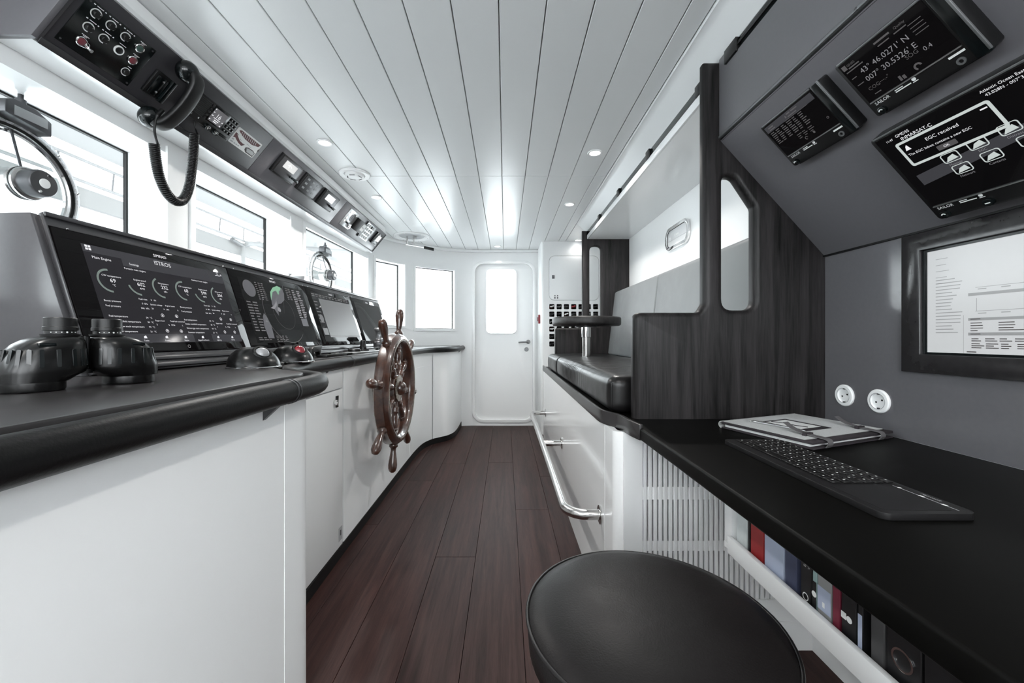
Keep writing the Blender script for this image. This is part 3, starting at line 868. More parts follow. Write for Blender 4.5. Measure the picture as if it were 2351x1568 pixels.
# clip holder lying on the console top edge
tk = thing('document_clip', 'flat silver document clip on top of the display console', 'clip', CW @ T3((1.10, 0.17, 0.403)))
obj('tray', MB().prism([(-0.09, 0.0), (0.09, 0.0), (0.10, 0.028), (0.094, 0.028), (0.088, 0.006), (-0.09, 0.006)], -0.05, 0.05, axis='y'), 'brushed_alu', tk, bevel=0.001)
obj('spring', MB().tube([(-0.02, -0.03, 0.009), (0.0, -0.03, 0.024), (0.02, 0.0, 0.026), (0.0, 0.03, 0.024), (-0.02, 0.03, 0.009)], 0.004, 8), 'chrome', tk)

def ring(mb, prof, seg=48, m=None):
    k, n = seg, len(prof)
    v = [(r * math.cos(2 * PI * i / k), r * math.sin(2 * PI * i / k), z) for r, z in prof for i in range(k)]
    f = [(j * k + i, j * k + (i + 1) % k, ((j + 1) % n) * k + (i + 1) % k, ((j + 1) % n) * k + i) for j in range(n) for i in range(k)]
    mb.add(v, f, m)
    return mb

# ---------------------------------------------------------------- binoculars standing on their objectives
ax = Vector((0.045, 0.128, 0)).normalized()
BM = frame((-0.815, 0.772, CT), ax, (-ax.y, ax.x, 0), (0, 0, 1))
bn = thing('binoculars', 'black rubber marine binoculars standing upright on the helm counter', 'binoculars', BM @ Matrix.Diagonal((0.85, 0.85, 0.94, 1)))
def loft(sections, seg=28, pw=2.6):
    v, f = [], []
    for c, a, b, z in sections:
        for i in range(seg):
            t = 2 * PI * i / seg
            ct, st = math.cos(t), math.sin(t)
            v.append((c + a * math.copysign(abs(ct) ** (2 / pw), ct), b * math.copysign(abs(st) ** (2 / pw), st), z))
    for j in range(len(sections) - 1):
        for i in range(seg):
            k = (i + 1) % seg
            f.append((j * seg + i, j * seg + k, (j + 1) * seg + k, (j + 1) * seg + i))
    f.append(tuple(range(seg))[::-1]); f.append(tuple(range((len(sections) - 1) * seg, len(sections) * seg)))
    return v, f
for sg in (-1, 1):
    sec = [(sg * c, a, b, z) for c, a, b, z in ((0.083, 0.0495, 0.0495, 0.018), (0.077, 0.056, 0.051, 0.026), (0.069, 0.064, 0.053, 0.034), (0.0675, 0.0655, 0.0535, 0.042), (0.064, 0.0615, 0.052, 0.060), (0.0605, 0.0575, 0.050, 0.078),
                                                 (0.0565, 0.0525, 0.047, 0.088), (0.051, 0.045, 0.043, 0.096), (0.046, 0.037, 0.037, 0.101), (0.041, 0.028, 0.029, 0.104))]
    b = MB(); v, f = loft(sec); b.add(v, f)
    body = obj('barrel_body', b, 'bino_black', bn, smooth=60)
    b = MB(); b.lathe([(0.040, 0.0), (0.047, 0.001), (0.0485, 0.004), (0.0485, 0.03), (0.046, 0.034)], 32, T3((sg * 0.083, 0, 0)))
    obj('objective', b, 'bino_black', bn)
    for k in range(20):
        a = 2 * PI * k / 20
        ca, sa = math.cos(a), math.sin(a)
        pw = 2.6
        px = sg * 0.0635 + 0.0605 * math.copysign(abs(ca) ** (2 / pw), ca); py = 0.0515 * math.copysign(abs(sa) ** (2 / pw), sa)
        n = Vector((math.copysign(abs(ca) ** (2 - 2 / pw), ca) / 0.0655, math.copysign(abs(sa) ** (2 - 2 / pw), sa) / 0.0528, 0)).normalized()
        if abs(px) < 0.012:
            continue
        M = frame((px, py, 0.064), (-n.y, n.x, 0), (0, 0, 1), n)
        b = MB(); b.plate(rrect(-0.0035, 0.0035, -0.019, 0.015, 0.002, 3), [], -0.002, 0.0014, m=M @ RX(-0.20 if abs(ca) > 0.6 and ca * sg > 0 else -0.07))
        obj('grip_rib', b, 'black_gloss', bn, bevel=0.0006, seg=1)
    b = MB(); b.lathe([(0.030, 0.104), (0.031, 0.1075), (0.0245, 0.1085), (0.0245, 0.1145), (0.0275, 0.1155), (0.0275, 0.1215), (0.0262, 0.1225), (0.0262, 0.139), (0.0245, 0.1405), (0.019, 0.1405), (0.017, 0.134)], 30, T3((sg * 0.040, 0, 0)))
    ep = obj('eyepiece', b, 'black_plastic', bn)
    b = MB()
    for k in range(7):
        a = -PI / 2 + (k - 3) * 0.33
        b.cyl((sg * 0.040 + 0.0243 * math.cos(a), 0.0243 * math.sin(a), 0.1115), (sg * 0.040 + 0.0250 * math.cos(a), 0.0250 * math.sin(a), 0.1115), 0.0011 if k != 3 else 0.0018, 6)
    obj('dioptre_marks', b, 'print_white', ep)
    obj('strap_lug', MB().box(sg * 0.078 - 0.013, sg * 0.078 + 0.013, -0.0475, -0.036, 0.084, 0.091), 'black_gloss', bn, bevel=0.001)
obj('hinge', MB().cyl((0, 0, 0.034), (0, 0, 0.104), 0.0085, 14).lathe([(0.013, 0.028), (0.013, 0.036)], 16), 'black_plastic', bn)
obj('hinge_pin', MB().cyl((0, -0.009, 0.038), (0, -0.009, 0.102), 0.0016, 6), 'dark_metal', bn)

# ---------------------------------------------------------------- trackballs
def trackball(loc, label, ball):
    t = thing('trackball', label, 'trackball', T3(loc) @ RZ(-0.1))
    sec = []
    n = 9
    for i in range(n):
        z = 0.060 * i / (n - 1)
        k = math.sqrt(max(0, 1 - (i / (n - 1) * 0.93) ** 2))
        sec.append((-0.010 * i / n, 0.074 * k, 0.074 * k, 0.004 + z))
    b = MB(); v, f = loft(sec, 36, 2.0); b.add(v, f)
    obj('dome', b, 'bino_black', t, smooth=60)
    obj('base_ring', MB().lathe([(0.078, 0.0), (0.079, 0.003), (0.076, 0.0055)], 40), 'chrome', t)
    M = T3((0.037, -0.015, 0.044)) @ RZ(-0.38) @ RY(0.80)
    b = MB(); ring(b, [(0.0215, 0.0), (0.028, -0.004), (0.030, 0.002), (0.027, 0.008), (0.022, 0.008)], 28, M)
    obj('ball_collar', b, 'black_plastic', t)
    b = MB(); b.lathe([(0.022 * math.sin(PI * i / 14), -0.022 * math.cos(PI * i / 14)) for i in range(15)], 22, M @ T3((0, 0, -0.003)))
    obj('ball', b, ball, t, smooth=80)
trackball((-0.80, 1.27, CT), 'trackball dome with a grey ball on the helm counter', 'grey_ball')
trackball((-0.835, 1.565, CT), 'trackball dome with a shiny red ball on the helm counter', 'red_ball')

# ---------------------------------------------------------------- small helm controls
pt = tag(obj('control_plate', MB().box(-0.93, -0.845, 2.12, 3.2, CT, CT + 0.012), 'brushed_alu', bevel=0.002), 'long silver control plate on the counter in front of the console', 'plate')
ZP = CT + 0.012
th = thing('throttle', 'twin grey throttle lever with round drum beside the ship wheel', 'throttle', frame((-0.885, 2.78, ZP), (0, 1, 0), (0, 0, 1), (1, 0, 0)))
b = MB(); ring(b, [(0.019, -0.025), (0.034, -0.025), (0.037, -0.02), (0.037, 0.02), (0.034, 0.025), (0.019, 0.025)], 28, T3((0, 0.037, 0)))
obj('drum', b, 'dark_metal', th)
obj('drum_core', MB().cyl((0, 0.037, -0.022), (0, 0.037, 0.018), 0.0205, 20), 'steel', th)
b = MB(); b.prism([(-0.030, 0.055), (-0.014, 0.072), (-0.008, 0.10), (-0.012, 0.125), (-0.030, 0.128), (-0.042, 0.140), (-0.035, 0.152), (-0.006, 0.150), (0.006, 0.140), (0.010, 0.10), (0.012, 0.07)], -0.018, 0.018)
obj('lever', b, 'grey_metal', th, bevel=0.004)
b = MB(); b.prism([(0.0, 0.14), (0.055, 0.148), (0.06, 0.14), (0.058, 0.085), (0.046, 0.085), (0.048, 0.134), (0.0, 0.13)], -0.014, 0.014)
obj('second_lever', b, 'grey_metal', th, bevel=0.003)
obj('tie_bar', MB().cyl((0.0, 0.08, 0), (0.095, 0.075, 0), 0.004, 10), 'chrome', th)

kn = thing('lever_handle', 'small black bent lever handle in front of the radar display', 'lever', frame((-0.905, 1.90, CT), (0, 1, 0), (0, 0, 1), (1, 0, 0)))
b = MB(); b.prism([(-0.055, 0.0), (-0.062, 0.02), (-0.055, 0.042), (-0.04, 0.052), (0.05, 0.058), (0.035, 0.036), (0.03, 0.018), (0.045, 0.0), (0.028, 0.0), (0.01, 0.028), (-0.035, 0.026), (-0.038, 0.0)], -0.011, 0.011)
obj('grip', b, 'black_plastic', kn, bevel=0.003)
mk = thing('antenna_base', 'small black antenna base with a thin whip on the control plate', 'antenna', (-0.90, 2.52, ZP))
obj('base', MB().lathe([(0.026, 0), (0.026, 0.006), (0.021, 0.01), (0.021, 0.028), (0.018, 0.032), (0.016, 0.062), (0.012, 0.066)], 20), 'black_plastic', mk)
obj('whip', MB().tube([(0, 0, 0.06), (-0.006, -0.025, 0.11), (-0.004, 0.045, 0.02)], 0.0025, 6), 'black_plastic', mk)
tg = thing('rotary_knob', 'flat round black knob on the control plate', 'knob', (-0.895, 2.36, ZP))
obj('knob_cap', MB().lathe([(0.036, 0), (0.037, 0.004), (0.037, 0.012), (0.033, 0.016)], 24), 'black_plastic', tg)
obj('knob_mark', MB().box(-0.002, 0.002, 0.01, 0.03, 0.016, 0.0168), 'print_white', tg)
tb = thing('control_box', 'flat black control box with buttons beside the counter rail', 'control box', (-0.865, 2.05, CT))
obj('case', MB().plate(rrect(-0.03, 0.02, -0.16, 0.16, 0.008, 3), [], 0, 0.012), 'black_plastic', tb, bevel=0.002)
for k in range(2):
    obj('button', MB().box(-0.018, 0.008, -0.06 + k * 0.12, -0.035 + k * 0.12, 0.012, 0.015), 'black_gloss', tb, bevel=0.001)
hk = thing('hook_bracket', 'small black angled bracket at the edge of the control plate', 'bracket', (-0.862, 2.60, ZP))
obj('arm', MB().box(-0.006, 0.006, -0.11, 0.10, 0.010, 0.016).box(-0.008, 0.008, 0.08, 0.10, 0.0, 0.016).box(-0.008, 0.008, -0.11, -0.10, 0.0, 0.012), 'black_plastic', hk, bevel=0.002)

# ---------------------------------------------------------------- ship's wheel
WM = frame((-0.665, 2.457, 0.768), (0, 1, 0), (0, 0, 1), (1, 0, 0))
wh = thing('ship_wheel', 'varnished mahogany ship steering wheel with eight turned handles', 'ship wheel', WM)
rp = [(0.276, -0.040), (0.30, -0.046), (0.325, -0.044), (0.336, -0.036), (0.338, -0.015), (0.334, 0.006), (0.336, 0.012), (0.332, 0.020), (0.325, 0.026), (0.322, 0.032), (0.314, 0.037), (0.300, 0.039), (0.290, 0.036), (0.284, 0.028), (0.277, 0.022), (0.272, 0.006), (0.272, -0.02)]
obj('rim', ring(MB(), rp, 72), 'mahogany', wh, smooth=35)
obj('rim_inlay', ring(MB(), [(0.296, 0.0385), (0.302, 0.0405), (0.308, 0.0388), (0.302, 0.036)], 72), 'brass', wh)
hub = MB().lathe([(0.020, -0.11), (0.022, -0.05), (0.075, -0.045), (0.088, -0.038), (0.088, -0.005), (0.078, 0.004), (0.060, 0.008)], 36)
obj('hub', hub, 'mahogany', wh)
obj('hub_disc', MB().lathe([(0.072, 0.004), (0.080, 0.008), (0.080, 0.013), (0.060, 0.016), (0.045, 0.018)], 36), 'brass', wh)
obj('hub_cap', MB().lathe([(0.044, 0.016), (0.043, 0.026), (0.036, 0.040), (0.022, 0.050), (0.006, 0.054)], 28), 'mahogany', wh, smooth=70)
obj('axle', MB().cyl((0, 0, -0.146), (0, 0, -0.10), 0.03, 20), 'brass', wh)
rot0 = math.radians(90 - 10)
sp = [(0.016, 0.085), (0.016, 0.11), (0.020, 0.115), (0.0225, 0.121), (0.020, 0.127), (0.0225, 0.133), (0.020, 0.139), (0.0225, 0.145), (0.019, 0.151), (0.016, 0.156), (0.019, 0.18), (0.023, 0.205), (0.022, 0.225), (0.017, 0.243), (0.021, 0.247), (0.021, 0.254), (0.017, 0.258), (0.019, 0.276)]
hp = [(0.021, 0.330), (0.026, 0.338), (0.026, 0.350), (0.019, 0.356), (0.016, 0.362), (0.0155, 0.375), (0.019, 0.40), (0.0235, 0.43), (0.026, 0.455), (0.025, 0.475), (0.019, 0.492), (0.008, 0.500)]
for k in range(8):
    a = rot0 + k * PI / 4
    M = RZ(a) @ RY(PI / 2)
    s_ = obj('spoke', MB().lathe(sp, 18, M @ T3((0.01, 0, 0))), 'mahogany', wh, smooth=50)
    obj('handle', MB().lathe(hp, 18, M @ T3((0.008, 0, 0))), 'mahogany', s_, smooth=50)

# ================================================================ OVERHEAD PANEL (left)
LA, LB = Vector((-1.16, 0, 2.08)), Vector((-1.30, 0, 1.91))
dn = (LB - LA).normalized()
LSL = (LB - LA).length
q1, q2 = Vector((0, 1, 0)), -dn
q3 = q1.cross(q2)
def LO(y, t, lift=0.0):
    """frame on the sloped overhead face: origin at (Y=y, t metres down from the top edge)"""
    return frame(LA + dn * t + Vector((0, y, 0)) + q3 * lift, q1, q2, q3)
oh = thing('overhead_console', 'long dark grey overhead instrument panel above the helm windows', 'instrument panel', (-1.3, 1.09, 1.91))
obj('box_body', MB().prism([(-1.163, 2.086), (-1.303, 1.916), (-1.422, 1.916), (-1.422, 2.145), (-1.163, 2.145)], 1.10, 3.865, axis='y'), 'white_gloss', oh, world=True)
obj('underside', MB().box(-1.4215, -1.318, 1.10, 3.86, 1.912, 1.917), 'white_gloss', oh, world=True)
obj('end_panel', MB().prism([(-1.150, 2.086), (-1.296, 1.908), (-1.60, 1.908), (-1.60, 2.148), (-1.150, 2.148)], 1.088, 1.104, axis='y'), 'grey_laminate', oh, world=True, bevel=0.001)
for a, b_, m_ in ((1.104, 1.99, 'dark_laminate'), (1.993, 2.912, 'grey_laminate'), (2.915, 3.862, 'grey_laminate')):
    obj('face_panel', MB().box(0, b_ - a, -0.222, 0.0, -0.004, 0.004, m=LO(a, 0)), m_, oh, world=True, bevel=0.0012)
obj('bottom_lip', MB().box(0, 2.76, -0.228, -0.208, 0.0045, 0.009, m=LO(1.104, 0)), 'dark_metal', oh, world=True, bevel=0.002)
obj('end_strip', MB().box(0, 0.006, -0.224, 0.0, -0.004, 0.007, m=LO(3.862, 0)), 'black_plastic', oh, world=True)
obj('end_strip', MB().box(0, 0.006, -0.224, 0.0, -0.004, 0.007, m=LO(1.102, 0)), 'dark_metal', oh, world=True)

# switch panel
M = LO(1.127, 0.036, 0.004)
sw = thing('switch_panel', 'black switch panel with ringed knobs and red and green buttons', 'switch panel', M)
obj('plate', MB().box(0, 0.218, -0.155, 0.0, 0, 0.003), 'black_gloss', sw, bevel=0.001)
for xx, yy in ((0.009, -0.146), (0.209, -0.146), (0.209, -0.009), (0.009, -0.009)):
    obj('screw', MB().lathe([(0.003, 0.003), (0.003, 0.0042)], 8, T3((xx, yy, 0))), 'dark_metal', sw)
prnt = MB()
def knob(y, t, kind):
    x, yy = y - 1.127, -(t - 0.036)
    g = MB()
    if kind == 'dial':
        g.arc(x, yy, 0.0115, 0.0148, -PI * 0.22, PI * 1.62, 0.0034, 28)
        obj('dial_ring', g, 'print_white', sw, flat=True)
        k = obj('knob', MB().lathe([(0.0098, 0.003), (0.0098, 0.010), (0.0085, 0.012)], 20, T3((x, yy, 0))), 'black_plastic', sw)
        obj('knob_dot', MB().lathe([(0.0012, 0.012), (0.0010, 0.0124)], 8, T3((x + 0.0035, yy + 0.005, 0))), 'print_white', k)
        prnt.rect(x - 0.018, x - 0.013, yy + 0.0185, yy + 0.0215, 0.0034); prnt.rect(x - 0.009, x + 0.010, yy + 0.0190, yy + 0.0212, 0.0034); prnt.rect(x + 0.014, x + 0.018, yy + 0.0185, yy + 0.0215, 0.0034)
    else:
        b = MB(); ring(b, [(0.0105, 0.003), (0.0145, 0.003), (0.0145, 0.0055), (0.013, 0.007), (0.0105, 0.0065)], 26, T3((x, yy, 0)))
        obj('button_ring', b, 'chrome' if kind != 'black' else 'print_white', sw)
        obj('button', MB().lathe([(0.0106, 0.003), (0.0106, 0.006), (0.009, 0.0072)], 22, T3((x, yy, 0))), {'green': 'dark_green', 'red': 'dark_red', 'guard': 'dark_red', 'black': 'black_plastic'}[kind], sw)
        prnt.rect(x - 0.010, x + 0.011, yy + 0.0195, yy + 0.0212, 0.0034)
        if kind != 'black':
            prnt.rect(x - 0.005, x + 0.006, yy + 0.0165, yy + 0.0182, 0.0034)
        if kind == 'guard':
            b = MB(); b.tube([(x, yy - 0.013, 0.008), (x + 0.017, yy - 0.008, 0.010), (x + 0.017, yy + 0.004, 0.010), (x, yy + 0.013, 0.008)], 0.0009, 6)
            obj('guard_wire', b, 'chrome', sw)
            obj('guard_latch', MB().cyl((x + 0.016, yy - 0.004, 0.006), (x + 0.020, yy - 0.006, 0.022), 0.0055, 12), 'chrome', sw)
for y, t in ((1.163, 0.064), (1.207, 0.064), (1.253, 0.064), (1.169, 0.109), (1.214, 0.109)):
    knob(y, t, 'dial')
knob(1.301, 0.064, 'green'); knob(1.307, 0.110, 'red'); knob(1.176, 0.155, 'guard'); knob(1.261, 0.110, 'black')
x, yy = 1.313 - 1.127, -(0.154 - 0.036)
obj('dial_ring', MB().arc(x, yy, 0.0112, 0.0140, PI * 0.28, PI * 1.72, 0.0034, 26), 'print_white', sw, flat=True)
obj('knob', MB().lathe([(0.0095, 0.003), (0.0095, 0.008), (0.008, 0.010)], 18, T3((x, yy, 0))), 'black_plastic', sw)
prnt.rect(x - 0.005, x + 0.008, yy + 0.0185, yy + 0.0205, 0.0034)
obj('printed_labels', prnt, 'print_white', sw, flat=True)

# handset on its cradle with coiled cord
M = LO(1.415, 0.13, 0.004)
hs = thing('handset', 'black telephone handset on a wall cradle with a coiled cord', 'handset', M)
b = MB(); b.box(-0.036, 0.034, -0.044, 0.048, 0, 0.012); 
cr_ = obj('cradle', b, 'black_plastic', hs, bevel=0.004)
b = MB(); b.box(-0.028, 0.012, -0.036, 0.036, 0.012, 0.018); b.box(0.014, 0.030, -0.044, 0.048, 0.012, 0.028)
obj('cradle_plate', b, 'black_gloss', cr_, bevel=0.002)
for yy in (-0.020, 0.024):
    obj('screw', MB().lathe([(0.0042, 0.018), (0.0042, 0.0195), (0.002, 0.021)], 10, T3((-0.004, yy, 0))), 'chrome', cr_)
hp3 = spline([(0.030, 0.112, 0.032), (0.036, 0.112, 0.055), (0.040, 0.085, 0.074), (0.042, 0.03, 0.083), (0.042, -0.03, 0.083), (0.040, -0.085, 0.074), (0.036, -0.112, 0.055), (0.030, -0.112, 0.032)], 6)
b = MB()
n = len(hp3)
vv, ff = [], []
for i, p in enumerate(hp3):
    a = Vector(hp3[max(i - 1, 0)]); c = Vector(hp3[min(i + 1, n - 1)])
    tt = (c - a).normalized(); sx = Vector((1, 0, 0)); up = sx.cross(tt).normalized()
    wdt, hgt = 0.026, 0.0135
    for k in range(16):
        an = 2 * PI * k / 16
        ca, sa = math.cos(an), math.sin(an)
        vv.append(Vector(p) + sx * wdt * math.copysign(abs(ca) ** 0.6, ca) + up * hgt * math.copysign(abs(sa) ** 0.6, sa))
for i in range(n - 1):
    for k in range(16):
        k2 = (k + 1) % 16
        ff.append((i * 16 + k, i * 16 + k2, (i + 1) * 16 + k2, (i + 1) * 16 + k))
ff += [tuple(range(16))[::-1], tuple(range((n - 1) * 16, n * 16))]
b.add(vv, ff)
obj('handle', b, 'black_plastic', hs, smooth=60)
for sg in (-1, 1):
    b = MB(); b.lathe([(0.024, 0.013), (0.034, 0.016), (0.038, 0.024), (0.037, 0.038), (0.030, 0.052), (0.018, 0.060)], 26, T3((0.026, sg * 0.106, -0.002)))
    obj('earpiece' if sg > 0 else 'mouthpiece', b, 'black_gloss', hs, smooth=60)
cord_a = Vector((-1.245, 1.435, 1.885)); cord_b = Vector((-1.268, 1.594, 1.992))
U = spline([(-1.262, 1.430, 1.775), (-1.262, 1.438, 1.72), (-1.262, 1.453, 1.665), (-1.262, 1.485, 1.618), (-1.262, 1.525, 1.602), (-1.262, 1.562, 1.622), (-1.262, 1.588, 1.68), (-1.262, 1.603, 1.76), (-1.262, 1.612, 1.84), (-1.262, 1.615, 1.905)], 120)
turns, R = 84, 0.0135
acc = [0.0]
for a_, b_ in zip(U[:-1], U[1:]):
    acc.append(acc[-1] + (Vector(b_) - Vector(a_)).length)
hel = []
for i in range(len(U)):
    a_ = Vector(U[max(i - 1, 0)]); c_ = Vector(U[min(i + 1, len(U) - 1)])
    tt = (c_ - a_).normalized(); sx = Vector((1, 0, 0)); up = sx.cross(tt).normalized()
    ph = 2 * PI * turns * acc[i] / acc[-1]
    hel.append(Vector(U[i]) + sx * R * math.cos(ph) + up * R * math.sin(ph))
cd = obj('coiled_cord', MB().tube(hel, 0.0040, 5), 'black_plastic', hs, world=True, smooth=80)
lead = spline([(-1.243, 1.445, 1.905), (-1.252, 1.43, 1.87), (-1.258, 1.428, 1.82), tuple(hel[0])], 8)
obj('cord_lead', MB().tube(lead, [0.008 if i < 8 else 0.0042 for i in range(len(lead))], 8), 'black_plastic', hs, world=True)
lead = spline([tuple(hel[-1]), (-1.258, 1.617, 1.93), (-1.256, 1.605, 1.965), (-1.25, 1.59, 1.985), (-1.238, 1.585, 1.998)], 8)
obj('cord_lead', MB().tube(lead, 0.0036, 8), 'black_plastic', hs, world=True)

# VHF radio
M = LO(1.508, 0.047, 0.004)
vh = thing('vhf_radio', 'black marine radio with grille, small screen and keypad', 'radio', M)
b = MB(); b.plate(rrect(0, 0.258, -0.105, 0.0, 0.006, 3), [], 0, 0.020)
obj('body', b, 'black_plastic', vh, bevel=0.002)
for k in range(11):
    obj('grille_slat', MB().box(0.010, 0.092, -0.012 - k * 0.0066, -0.0085 - k * 0.0066, 0.020, 0.0235), 'black_plastic', vh, bevel=0.0006, seg=1)
for k in range(5):
    obj('side_key', MB().box(0.096, 0.108, -0.018 - k * 0.015, -0.008 - k * 0.015, 0.020, 0.024), 'black_plastic', vh, bevel=0.001, seg=1)
obj('screen_bezel', MB().box(0.110, 0.197, -0.078, -0.004, 0.020, 0.0225), 'black_gloss', vh, bevel=0.001)
obj('screen', MB().rect(0.116, 0.186, -0.072, -0.012, 0.0228), 'lcd_grey', vh, flat=True)
tx = MB(); tx.text('16', 0.149, -0.046, 0.026, 0.0231, 'C'); tx.rect(0.132, 0.168, -0.052, -0.0495, 0.0231); tx.rect(0.140, 0.165, -0.060, -0.0565, 0.0231); tx.rect(0.140, 0.160, -0.067, -0.0635, 0.0231)
tx.rect(0.118, 0.124, -0.033, -0.030, 0.0231); tx.rect(0.118, 0.128, -0.048, -0.045, 0.0231); tx.rect(0.118, 0.125, -0.066, -0.063, 0.0231); tx.rect(0.177, 0.183, -0.052, -0.048, 0.0231); tx.rect(0.176, 0.183, -0.069, -0.065, 0.0231); tx.rect(0.118, 0.122, -0.019, -0.015, 0.0231)
obj('screen_print', tx, 'screen_text', vh, flat=True, kind='stuff')
tx = MB(); tx.text('SIMRAD RS', 0.012, -0.093, 0.0085, 0.0204); tx.rect(0.083, 0.088, -0.092, -0.086, 0.0204)
obj('brand_print', tx, 'print_white', vh, flat=True)
for r in range(4):
    for c in range(3):
        k = obj('key', MB().lathe([(0.0066, 0.020), (0.0066, 0.0235), (0.005, 0.0245)], 12, T3((0.2075 + c * 0.0175, -0.014 - r * 0.0185, 0))), 'black_gloss', vh)
        obj('key_mark', MB().rect(0.2068 + c * 0.0175, 0.2086 + c * 0.0175, -0.016 - r * 0.0185, -0.012 - r * 0.0185, 0.0247), 'print_white', k, flat=True)
obj('wide_key', MB().plate(rrect(0.202, 0.25, -0.099, -0.087, 0.004, 3), [], 0.020, 0.0235), 'black_gloss', vh, bevel=0.001)
for xx in (0.135, 0.178):
    k = obj('knob', MB().lathe([(0.0125, 0.010), (0.0125, 0.032), (0.011, 0.034)], 20, T3((xx, -0.098, 0))), 'black_gloss', vh)
    obj('knob_print', MB().arc(xx, -0.098, 0.006, 0.008, 0, PI * 1.4, 0.0345, 12).rect(xx - 0.004, xx + 0.003, -0.099, -0.097, 0.0345), 'print_white', k, flat=True)
obj('data_plug', MB().box(0.012, 0.036, -0.122, -0.112, -0.003, 0.004), 'print_white', vh)

# card stuck on the panel
M = LO(1.79, 0.062, 0.004)
cdk = thing('sticker_card', 'white printed card with brown and grey swirls on the overhead panel', 'card', M)
obj('card_sheet', MB().plate(rrect(0, 0.172, -0.083, 0, 0.006, 4), [], 0, 0.001), 'print_white', cdk)
b = MB(); b.poly([(0.012, -0.012), (0.025, -0.006), (0.06, -0.008), (0.165, -0.008), (0.158, -0.022), (0.12, -0.032), (0.07, -0.030), (0.04, -0.024), (0.022, -0.018)], 0.0012)
b.poly([(0.006, -0.028), (0.022, -0.030), (0.042, -0.040), (0.068, -0.05), (0.088, -0.052), (0.075, -0.066), (0.05, -0.062), (0.03, -0.055), (0.02, -0.05), (0.008, -0.054)], 0.0012)
obj('brown_swirl', b, 'print_brown', cdk, flat=True)
b = MB(); b.poly([(0.10, -0.058), (0.115, -0.052), (0.15, -0.051), (0.168, -0.058), (0.168, -0.079), (0.115, -0.079), (0.102, -0.070)], 0.0012)
b.arc(0.178, -0.036, 0.0, 0.010, PI * 0.62, PI * 1.38, 0.0012, 10)
obj('grey_oval', b, 'print_dark', cdk, flat=True)
b = MB(); b.poly([(0.108, -0.060), (0.12, -0.056), (0.15, -0.055), (0.164, -0.060), (0.164, -0.074), (0.12, -0.074)], 0.0015)
obj('oval_photo', b, 'seal_grey', cdk, flat=True)
b = MB()
for k in range(9):
    x = 0.030 + k * 0.0125
    b.poly([(x, -0.010), (x + 0.0025, -0.010), (x + 0.008, -0.026), (x + 0.006, -0.026)], 0.0016)
b.poly([(0.016, -0.032), (0.03, -0.034), (0.05, -0.045), (0.085, -0.054), (0.05, -0.050), (0.03, -0.040)], 0.0016)
obj('light_strokes', b, 'print_white', cdk, flat=True)
b = MB(); b.rect(0.008, 0.02, -0.064, -0.058, 0.0014); b.rect(0.03, 0.04, -0.076, -0.07, 0.0014); b.rect(0.043, 0.053, -0.076, -0.07, 0.0014); b.rect(0.056, 0.066, -0.076, -0.07, 0.0014); b.rect(0.008, 0.024, -0.076, -0.07, 0.0014)
b.rect(0.092, 0.11, -0.044, -0.0415, 0.0014); b.rect(0.114, 0.13, -0.047, -0.0445, 0.0014)
obj('small_print', b, 'seal_grey', cdk, flat=True)

# square gauges
def gauge(y, w_, label, lit):
    M = LO(y, 0.024, 0.004)
    g = thing('panel_gauge', label, 'gauge', M)
    obj('case', MB().box(0, w_, -0.118, 0, 0, 0.016), 'black_plastic', g, bevel=0.003)
    obj('face', MB().box(0.012, w_ - 0.012, -0.108, -0.010, 0.016, 0.0175), 'dark_metal', g, bevel=0.001)
    for a, b_ in ((0.006, -0.006), (w_ - 0.006, -0.006), (0.006, -0.112), (w_ - 0.006, -0.112)):
        obj('screw', MB().lathe([(0.003, 0.016), (0.003, 0.018)], 8, T3((a, b_, 0))), 'black_gloss', g)
    if lit:
        obj('display', MB().rect(w_ * 0.22, w_ * 0.75, -0.062, -0.018, 0.0179), lit, g, flat=True)
        if lit == 'lcd_white':
            obj('needle', MB().arc(w_ * 0.45, -0.055, 0.02, 0.025, 0.6, 2.4, 0.0182, 12).rect(w_ * 0.42, w_ * 0.45, -0.05, -0.025, 0.0182), 'seal_grey', g, flat=True)
        k = MB(); k.lathe([(0.008, 0.0175), (0.007, 0.03)], 14, T3((w_ - 0.06, -0.082, 0))); k.prism([(-0.004, -0.006), (0.042, -0.009), (0.05, 0.0), (0.042, 0.009), (-0.004, 0.006)], 0.030, 0.044, m=T3((w_ - 0.06, -0.082, 0)))
        obj('switch_lever', k, 'black_gloss', g, bevel=0.002)
    else:
        for a in range(3):
            for b_ in range(3):
                obj('push_key', MB().box(0.03 + a * 0.055, 0.055 + a * 0.055, -0.032 - b_ * 0.03, -0.020 - b_ * 0.03, 0.0175, 0.0187), 'grey_metal', g, bevel=0.0008, seg=1)
mat('lcd_white', (0.25, 0.25, 0.25), 0.3, emit=(0.62, 0.63, 0.63), estr=0.08, bump=0.004)
mat('lcd_bright', (0.35, 0.35, 0.35), 0.3, emit=(0.95, 0.95, 0.95), estr=0.18, bump=0.004)
gauge(2.095, 0.205, 'square black gauge with grey dial window and lever, next to the printed card', 'lcd_white')
gauge(2.345, 0.200, 'square black keypad unit between two gauges on the overhead panel', None)
gauge(2.595, 0.205, 'square black gauge with a bright white window and lever', 'lcd_bright')

